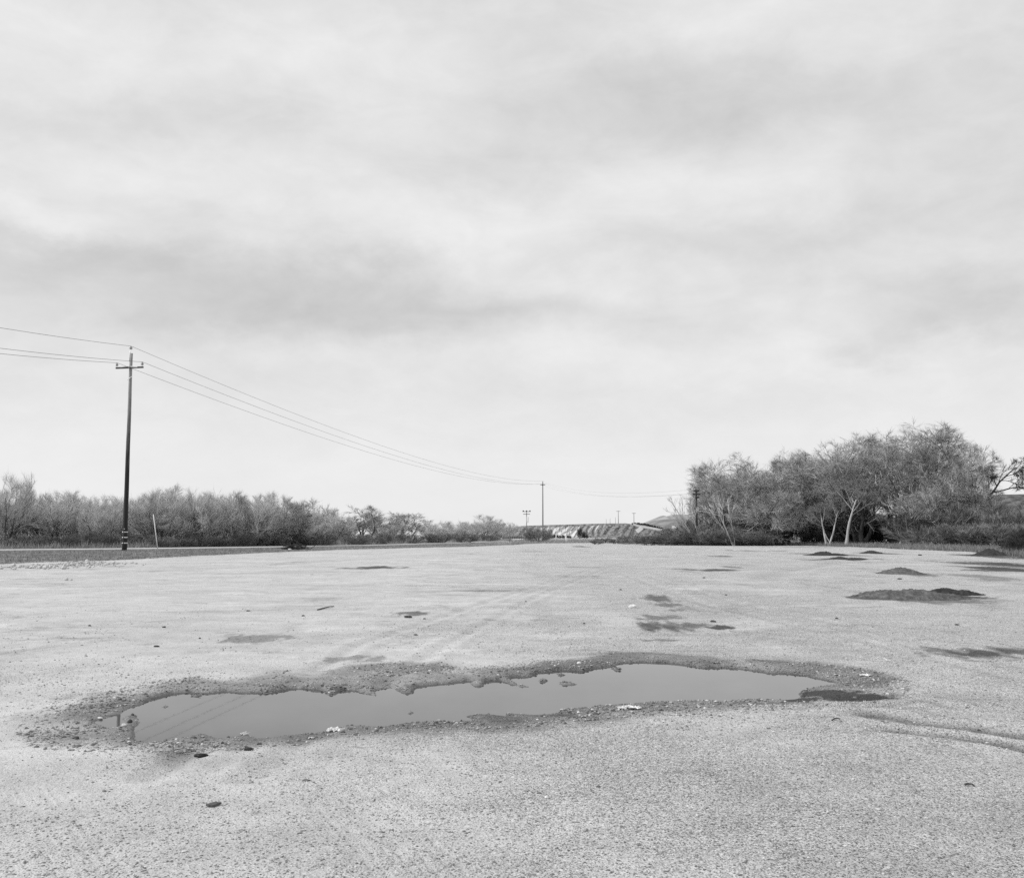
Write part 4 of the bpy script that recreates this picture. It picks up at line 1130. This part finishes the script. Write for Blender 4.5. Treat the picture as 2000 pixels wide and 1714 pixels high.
# far block, sign, box
o = link('concrete_slab', boxm((0, 0, 0), (1, 0, 0), 1.5, .5, .85).mesh('concrete_slab', M_white), loc=at_depth(1249, 1034, 470)); o.rotation_euler = (0, math.radians(-38), 0)
tag(o, 'tilted white concrete slab lying at the right end of the bluff', 'slab')
sb = at_depth(1316.5, 1029, 450)
so = bpy.data.objects.new('billboard', None); COL.objects.link(so); so.location = (sb[0], sb[1], 0)
link('panel', boxm((0, 0, sb[2]), (1, 0, 0), .95, .05, .55).mesh('panel', M_white), so)
for s_ in (-.7, .7): link('leg', tube1([(s_, .1, -.2), (s_, .1, sb[2] + .3)], [.07, .07], 5).mesh('leg', M_farpole), so)
tag(so, 'small blank white signboard on the slope behind the scrub', 'sign')
o = link('utility_box', boxm((0, 0, .4), (1, 0, 0), .35, .3, .45).mesh('utility_box', M_white), loc=at_depth(1346, 1030.5, 440)); tag(o, 'tiny white box on the slope right of the white signboard', 'box')

# distant dark guard fence with a white box at its left end
gf_ = bpy.data.objects.new('fence', None); COL.objects.link(gf_); g0 = at_depth(958, 1045, 330); gf_.location = (g0[0], 330, 0)
for i in range(22):
    xx = i * 24. / 21 * .62
    link('post', tube1([(xx, 0, -.4), (xx, 0, 1.2 + .15 * math.sin(i * 2.3))], [.09, .08], 5).mesh('post', M_dark), gf_)
link('rail', boxm((7.4, -.1, .55), (1, 0, 0), 7.5, .05, .22).mesh('rail', M_dark), gf_)
tag(gf_, 'low dark fence of many stubby posts far off left of the transformer pole', 'fence')
o = link('white_box', boxm((0, 0, .9), (1, 0, 0), .35, .3, .9).mesh('white_box', M_white), loc=(g0[0] - .4, 329, 0)); tag(o, 'small white box standing at the left end of the distant dark fence', 'box')
for px, py_, lab in [(979, 1050.5, 'white bucket-sized stone in the weeds below the distant dark fence, left one'), (1003.5, 1055, 'white bucket-sized stone in the weeds below the distant dark fence, right one')]:
    c = gp(px, py_ + 1.5); c[1] = min(c[1], 200); v, f = stones(np.array([0.]), np.array([0.]), np.array([.12]), np.array([.16]), int(px)); 
    tag(link('stone', mesh_np('stone', v, [f], M_white), loc=at_depth(px, py_ + 2, c[1])), lab, 'stone')

# wire fence at the right
fo = bpy.data.objects.new('fence', None); COL.objects.link(fo); fb = gp(1848, 1066.5); fo.location = (fb[0], fb[1], 0)
fpts = []
for px, big in [(1848, 0), (1862, 0), (1876, 0), (1891, 0), (1906, 0), (1923, 0), (1943, 0), (1963, 1), (1985, 0), (2006, 0)]:
    by = np.interp(px, [1848, 1963, 2006], [1064.5, 1066, 1067]); b = gp(px, by); q = b - fb; fpts.append((q[0], q[1]))
    hh = .022 * b[1] / 2.6 * 1.05 if not big else 1.55
    hh = 1.35 if not big else 1.5
    link('post', tube1([(q[0], q[1], -.3), (q[0] + .03, q[1], hh)], [.07, .07] if big else [.035, .035], 6).mesh('post', M_white if big else M_farpole), fo)
for z_ in (.45, .85, 1.2):
    pts = np.array([(a, b - .04, z_) for a, b in fpts]); v, q, c = tubes(pts[None], np.full((1, len(pts)), .008), 3); P_ = Parts(); P_.add(v, q, c)
    link('wire', P_.mesh('wire', M_farpole), fo)
tag(fo, 'sagging wire fence on thin metal posts in front of the brush at the far right', 'fence')

# ------------------------------------------------------------------ dirt mounds
M_soil = plain('dark_damp_soil', .015, .06, 5, .95, detail=8, bump=.03); M_soil2 = plain('grey_crumbly_soil', .06, .17, 5, .95, detail=8, bump=.03)


def mound(px, basey, wpx, hgt, depth, seed, m_, label, humps):
    c = gp(px, basey); d = c[1]; wd = wpx * d / F
    nx, ny = 110, 40
    U, W_ = np.meshgrid(np.linspace(-1, 1, nx), np.linspace(-1, 1, ny))
    xx = U * wd / 2; yy = (W_ + 1) * depth / 2
    hz = np.zeros_like(U)
    for (hu, sw, hh) in humps: hz = np.maximum(hz, hh * np.exp(-np.abs((U - hu) / (sw * 1.25)) ** 2.4) * (1 - np.abs(W_) ** 1.7))
    edge = np.clip(1 - np.sqrt(U ** 2 + W_ ** 2) ** 2, 0, 1)
    n_ = fbm((xx + seed * 3) * 3, yy * 3, seed, 4); n2 = fbm(xx * 14, yy * 14, seed + 5, 3)
    z = hz * hgt * sstep(edge, 0, .5) * (.75 + .5 * n_) + (n2 - .5) * .09 * sstep(edge, .05, .3) * (hgt / .2) ** .5 - .03 + .035 * sstep(edge, 0, .15) - .05 * (edge < .01)
    id_ = np.arange(nx * ny).reshape(ny, nx); q = np.stack([id_[:-1, :-1], id_[:-1, 1:], id_[1:, 1:], id_[1:, :-1]], -1).reshape(-1, 4)
    o = link('dirt_mound', mesh_np('dirt_mound', np.stack([xx.ravel(), yy.ravel(), z.ravel()], 1), [q], m_, True), loc=(c[0], c[1], gz(c[0], c[1] + depth / 2)))
    tag(o, label, 'mound', 'dirt mounds on the lot')


mound(1810, 1173, 262, .19, 2.2, 3, M_soil2, 'largest dirt mound, long and low with two humps, nearest of the mounds', [(-.35, .35, .85), (.15, .35, 1.0), (.6, .25, .45)])
mound(1880, 1163, 130, .16, 1.0, 4, M_soil, 'black soil crest along the right shoulder of the largest mound', [(-.3, .4, .9), (.2, .4, .6)])
mound(1783, 1122, 100, .21, 2.4, 5, M_soil2, 'single smooth grey mound halfway to the grove', [(0, .45, 1.0)])
mound(1628, 1085, 96, .26, 3.5, 6, M_soil, 'dark mound with ragged top left of the small far one', [(-.1, .3, 1.0), (.4, .3, .5)])
mound(1713, 1080.5, 50, .2, 2.5, 7, M_soil, 'small dark mound farthest back near the grove', [(0, .5, 1.0)])
mound(1660, 1092.5, 95, .13, 2.0, 8, M_soil, 'flat dark streak of soil just in front of the ragged mound', [(-.2, .25, 1.0), (.4, .4, .5)])
mound(1957, 1085, 90, .42, 3.0, 9, M_soil, 'black mound at the right edge beside the dark shrub', [(-.1, .35, 1.0), (.5, .4, .5)])

# ------------------------------------------------------------------ rubble, brush pile, stones and litter
r_ = np.random.default_rng(44); n = 420
cc = [gp(158, 1103), gp(110, 1106), gp(60, 1109)]
x = np.concatenate([r_.normal(cc[0][0], 1.0, 200), r_.normal(cc[1][0], 1.1, 140), r_.normal(cc[2][0], 1.3, 80)]); y = np.concatenate([r_.normal(cc[0][1] + .6, 1.3, 200), r_.normal(cc[1][1], 1.2, 140), r_.normal(cc[2][1], 1.0, 80)])
s = .03 + .10 * r_.random(n) ** 3
pile = .18 * np.exp(-((x - cc[0][0]) / 1.1) ** 2 - ((y - cc[0][1] - .6) / 1.3) ** 2)
v, f = stones(x, y, pile * r_.random(n) + .03, s, 45, .8)
M_conc = plain('broken_concrete', .38, .62, 4, .9)
tag(link('rubble', mesh_np('rubble', v, [f], M_conc)), 'scattered heap of pale broken rubble at the left edge of the lot by the verge', 'rubble', kind='stuff')


def big_stone(px, py_, wpx, label, m_, seed, flat=.6, name='stone', tall=None, group=None):
    c = gp(px, py_); s_ = wpx * c[1] / F / 2
    g_ = np.random.default_rng(seed)
    th = np.linspace(0, 2 * math.pi, 17)[:-1]; ph = np.linspace(0, math.pi, 10); v = []
    for p_ in ph:
        for t_ in th:
            q = np.array([math.sin(p_) * math.cos(t_), math.sin(p_) * math.sin(t_) * .75, math.cos(p_) * flat])
            rr_ = 1 + .35 * (float(fbm(np.array([q[0] * 1.5 + 9 + seed]), np.array([q[1] * 1.5 + q[2] * 2 + 5]), seed, 3)[0]) - .5) * 2
            v.append(q * rr_ * s_)
    v = np.array(v); id_ = np.arange(160).reshape(10, 16); nx_ = np.roll(id_, -1, 1)
    f = np.stack([id_[:-1], id_[1:], nx_[1:], nx_[:-1]], -1).reshape(-1, 4)
    o = link(name, mesh_np(name, v, [f], m_, False), loc=(c[0], c[1], gz(c[0], c[1]) + s_ * flat * .55)); tag(o, label, name.split('_')[-1], group); return o


M_stone = plain('pale_stone', .55, .78, 12, .8); M_blk = plain('black_rubber', .008, .03, 20, .55, spec=.3, bump=.004); M_brown = plain('dark_chip', .03, .09, 20, .8)
big_stone(1235, 1186, 17, 'pale rounded stone alone on the lot left of the dark mottled patch', M_stone, 3, .5)
big_stone(1131, 1297, 9, 'small white stone on the gravel above the middle of the puddle', M_stone, 4, .6)
big_stone(128, 1133, 10, 'larger of two rubble lumps lying below the rubble heap', M_conc, 5, .7)
big_stone(139, 1133, 6, 'smaller of two rubble lumps lying below the rubble heap', M_conc, 6, .7)
big_stone(344, 1448, 6, 'white pebble on the near shore at the left end of the puddle', M_stone, 8, .6)
big_stone(1050, 1406, 5, 'white pebble on the dark near shore at the middle of the puddle', M_stone, 9, .6)
big_stone(196, 1397, 10, 'pale grey stone on the bank beside the left tip of the puddle', M_stone, 10, .5)
big_stone(243, 1413, 12, 'grey clod standing in the shallows next to the pole reflection', M_conc, 12, .6)
big_stone(254, 1408, 10, 'dark clod standing in the shallows next to the pole reflection', M_brown, 13, .8)
big_stone(150, 1443, 11, 'dark clod on the wet soil left of the puddle', M_brown, 14, .6)
big_stone(648, 1356, 9, 'grey clod on the first little spit of the far shore', M_conc, 15, .6)
big_stone(737, 1362, 10, 'grey clod on the second little spit of the far shore', M_conc, 16, .6)
GC = 'dark chips scattered on the lot'
for i, (px, py_, wp) in enumerate([(797, 1206, 17), (829, 1210, 5), (485, 1193, 8), (592, 1203, 6), (320, 1225, 7), (390, 1247, 5), (812, 1239.5, 9), (1141, 1217.5, 5), (1212, 1151, 5), (1393, 1214, 12), (1418, 1162.5, 5), (1634, 1208, 7),
                                     (1869, 1220.5, 9), (1797, 1084.5, 9), (1757, 1130.5, 9), (305, 1262.5, 11), (175, 1410 - 188, 6), (1375, 1129, 5), (1027, 1175, 4)]):
    big_stone(px, py_, wp, 'small dark chip of wood or stone lying on the pale lot', M_brown, 30 + i, .35 if wp > 7 else .55, 'chip', group=GC)


def lump(px, py_, wpx, ratio, label, m_, prof, ang=0., name='lump', flat=.5, cat=None):
    """elongated lying lump: tube along x with a radius profile"""
    c = gp(px, py_); L = wpx * c[1] / F; t_ = np.linspace(-.5, .5, len(prof))
    pts = [(a * L, 0.05 * L * math.sin(i * 1.3), 0) for i, a in enumerate(t_)]
    P_ = tube1(pts, [max(p_, .02) * L * ratio for p_ in prof], 12); v = np.vstack(P_.v)
    v = v + (fbm(v[:, 0] / L * 9 + 3, v[:, 1] / L * 9 + v[:, 2] / L * 7 + 3, 3, 3)[:, None] - .5) * L * .05
    v[:, 2] *= flat; P_.v = [v]
    o = link(name, P_.mesh(name, m_, True), loc=(c[0], c[1], gz(c[0], c[1]) + L * ratio * flat * .8)); o.rotation_euler = (0, 0, ang); tag(o, label, cat or name); return o


lump(393, 1478, 26, .22, 'larger black crumpled lump on the gravel below the left end of the puddle', M_blk, [.5, .8, .85, 1, 1.15, .9, .75, .55, .2], .25, 'rubber_scrap', .75, 'scrap')
lump(486, 1467, 19, .22, 'smaller black glossy lump with a tapered tip, right of the larger one', plain('black_glass', .006, .02, 20, .2, spec=.7), [.9, 1, 1, .95, .9, .8, .45, .25], -.1, 'bottle', .9, 'bottle')
# flat dark scrap with pointed ends
c = gp(417, 1573)
ou = np.array([(-1, -.35), (-.72, 0), (-.35, .42), (.1, .62), (.55, .45), (1.02, .42), (.78, .08), (.42, -.38), (.1, -.62), (-.55, -.55)]) * [.036, .062]
n = len(ou); v = np.vstack([np.column_stack([ou, np.full(n, .010)]), np.column_stack([ou * 1.01, np.full(n, .0)]), [[0, 0, .013]]])
i0 = np.arange(n); i1 = (i0 + 1) % n
tag(link('dark_scrap', mesh_np('dark_scrap', v, [np.stack([i0 + n, i1 + n, i1, i0], 1), np.stack([i0, i1, np.full(n, 2 * n)], 1)], plain('dark_card', .06, .12, 30, .8)), loc=(c[0], c[1], gz(c[0], c[1]) + .004)),
    'flat dark grey scrap with pointed corners lying alone in the left foreground', 'scrap')


def paper(px, py_, wpx, hpx_m, dep, seed, label, m_, name='paper', cat='litter'):
    c = gp(px, py_); L = wpx * c[1] / F; nx, ny = 26, 9
    U, W_ = np.meshgrid(np.linspace(-.5, .5, nx), np.linspace(-.5, .5, ny))
    r1 = np.abs(vnoise(U * 9 + seed, W_ * 4 + seed, seed) - .5) * 2; r2 = np.abs(vnoise(U * 21, W_ * 9 + 3, seed + 1) - .5)
    z = hpx_m * (.1 + r1 * (.9 - 1.1 * np.abs(U)) + r2 * .6) * (1 - (np.abs(W_) * 1.7) ** 3 * .6)
    x_ = U * L + (vnoise(W_ * 5, U * 3, seed + 2) - .5) * L * .22; y_ = W_ * dep * (1 - .6 * np.abs(U)) + (vnoise(U * 6, W_ * 2, seed + 3) - .5) * dep * .5
    id_ = np.arange(nx * ny).reshape(ny, nx); q = np.stack([id_[:-1, :-1], id_[:-1, 1:], id_[1:, 1:], id_[1:, :-1]], -1).reshape(-1, 4)
    b = np.stack([x_.ravel(), y_.ravel(), z.ravel()], 1)
    nv = len(b); v = np.vstack([b, b - [0, 0, .0025]])
    o = link(name, mesh_np(name, v, [q, q[:, ::-1] + nv], m_), loc=(c[0], c[1], gz(c[0], c[1]) + .006)); tag(o, label, cat); return o


M_paper = plain('white_paper', .5, .8, 10, .8); M_paperd = plain('dirty_paper', .5, .72, 14, .9)
paper(1228, 1384, 44, .03, .12, 3, 'crumpled white paper on the wet near shore of the puddle', M_paper)
paper(1690, 1322, 20, .02, .10, 5, 'white flattened paper cup on the wet soil right of the puddle', M_paper, 'paper_cup', 'cup')
paper(655, 1427, 34, .022, .12, 7, 'dirty pale rag lying at the near water edge left of the middle', M_paperd, 'rag', 'rag')
paper(1228 - 620, 1440, 10, .012, .05, 9, 'small scrap of pale paper at the near water edge by the rag', M_paperd, 'paper', 'scrap')
paper(478, 1431, 16, .02, .08, 11, 'pale crumpled scrap in the shallows at the left end of the puddle', M_paperd, 'paper', 'scrap')
paper(1413, 1118, 12, .04, .3, 13, 'thin white scrap lying by the dark strip in the middle distance', M_paper, 'paper', 'scrap')
paper(610, 1121.5, 6, .05, .2, 14, 'tiny white scrap on the lot below the brush pile', M_paper, 'paper', 'scrap')
for px, py_ in ((1435, 1075), (1496, 1075.5)):
    paper(px, py_, 6, .10, .5, px, 'tiny white scrap on the far lot, %s of two' % ('left' if px < 1450 else 'right'), M_paper, 'paper', 'scrap')
# bent pale strip with a stick: frame-like litter
c = gp(1714, 1290); P_ = Parts(); k1 = c[1] / F
P_.add(*tubes(np.array([[(-10 * k1, 0, .005), (-2 * k1, .02, .02), (6 * k1, .03, .045)]]), np.array([[.008, .009, .007]]), 5))
P_.add(*tubes(np.array([[(12 * k1, .05, .03), (16 * k1, .03, .02), (19 * k1, 0, .006)]]), np.array([[.006, .007, .006]]), 5))
P_.add(*tubes(np.array([[(-11 * k1, -.02, .004), (6 * k1, -.03, .004), (23 * k1, -.03, .006)]]), np.array([[.004, .004, .004]]), 4))
tag(link('bent_strip', P_.mesh('bent_strip', M_paper), loc=(c[0], c[1], gz(c[0], c[1]) + .004)), 'bent white strip of litter on the gravel above the right end of the puddle', 'litter')
# dark stick in the right foreground, and a twig lying across the left shore
def stick(px0, py0, px1, py1, r0, m_, label):
    a, b = gp(px0, py0), gp(px1, py1); mid = (a + b) / 2; P_ = Parts()
    pts = np.array([[a - mid, (a - mid) * .3 + [0, .01, .006], (b - mid) * .4 + [0, -.008, .01], b - mid]]); P_.add(*tubes(pts, np.array([[r0, r0 * 1.1, r0 * .9, r0 * .6]]), 6))
    tag(link('stick', P_.mesh('stick', m_), loc=(mid[0], mid[1], gz(mid[0], mid[1]) + r0)), label, 'stick')
stick(1884, 1533, 1904, 1536, .006, M_brown, 'short dark stick lying in the right foreground')
stick(105, 1424, 160, 1445, .004, M_farpole, 'thin pale stick lying across the wet soil left of the puddle')
stick(818, 1346, 838, 1337, .006, M_brown, 'dark twig poking from the far shore into the puddle')
stick(620, 1191, 652, 1184, .012, M_brown, 'thin dark twig lying on the lot above the puddle, left of the middle')
stick(1625, 1408, 1640, 1405, .005, M_brown, 'short twig lying near the right end of the puddle')

# brush pile on the verge
bb = gp(576, 1073.5); r_ = np.random.default_rng(8); n = 150
a = r_.uniform(0, 3.14, n); Ln = r_.uniform(.3, 1.1, n); c0 = np.stack([r_.normal(0, .5, n), r_.normal(0, .4, n), np.abs(r_.normal(.16, .14, n))], 1)
dv = np.stack([np.cos(a), np.sin(a) * .5, r_.normal(0, .3, n)], 1) * Ln[:, None] / 2
pts = np.stack([c0 - dv, c0 + r_.normal(0, .06, (n, 3)), c0 + dv], 1); pts[:, :, 2] = np.maximum(pts[:, :, 2], .03)
rd = r_.uniform(.02, .06, n)[:, None] * np.array([[1, .9, .5]])
P_ = Parts(); P_.add(*tubes(pts, rd, 5)); bo = link('brush_pile', P_.mesh('brush_pile', M_dark), loc=(bb[0], bb[1], .05)); tag(bo, 'low pile of dark cut branches on the verge in front of the thicket', 'brush pile')
big_stone(566, 1074.2, 7, 'white scrap lying against the foot of the brush pile', M_white, 50, .5, 'scrap')
print('trees', ntree, 'gravel', len(gs))
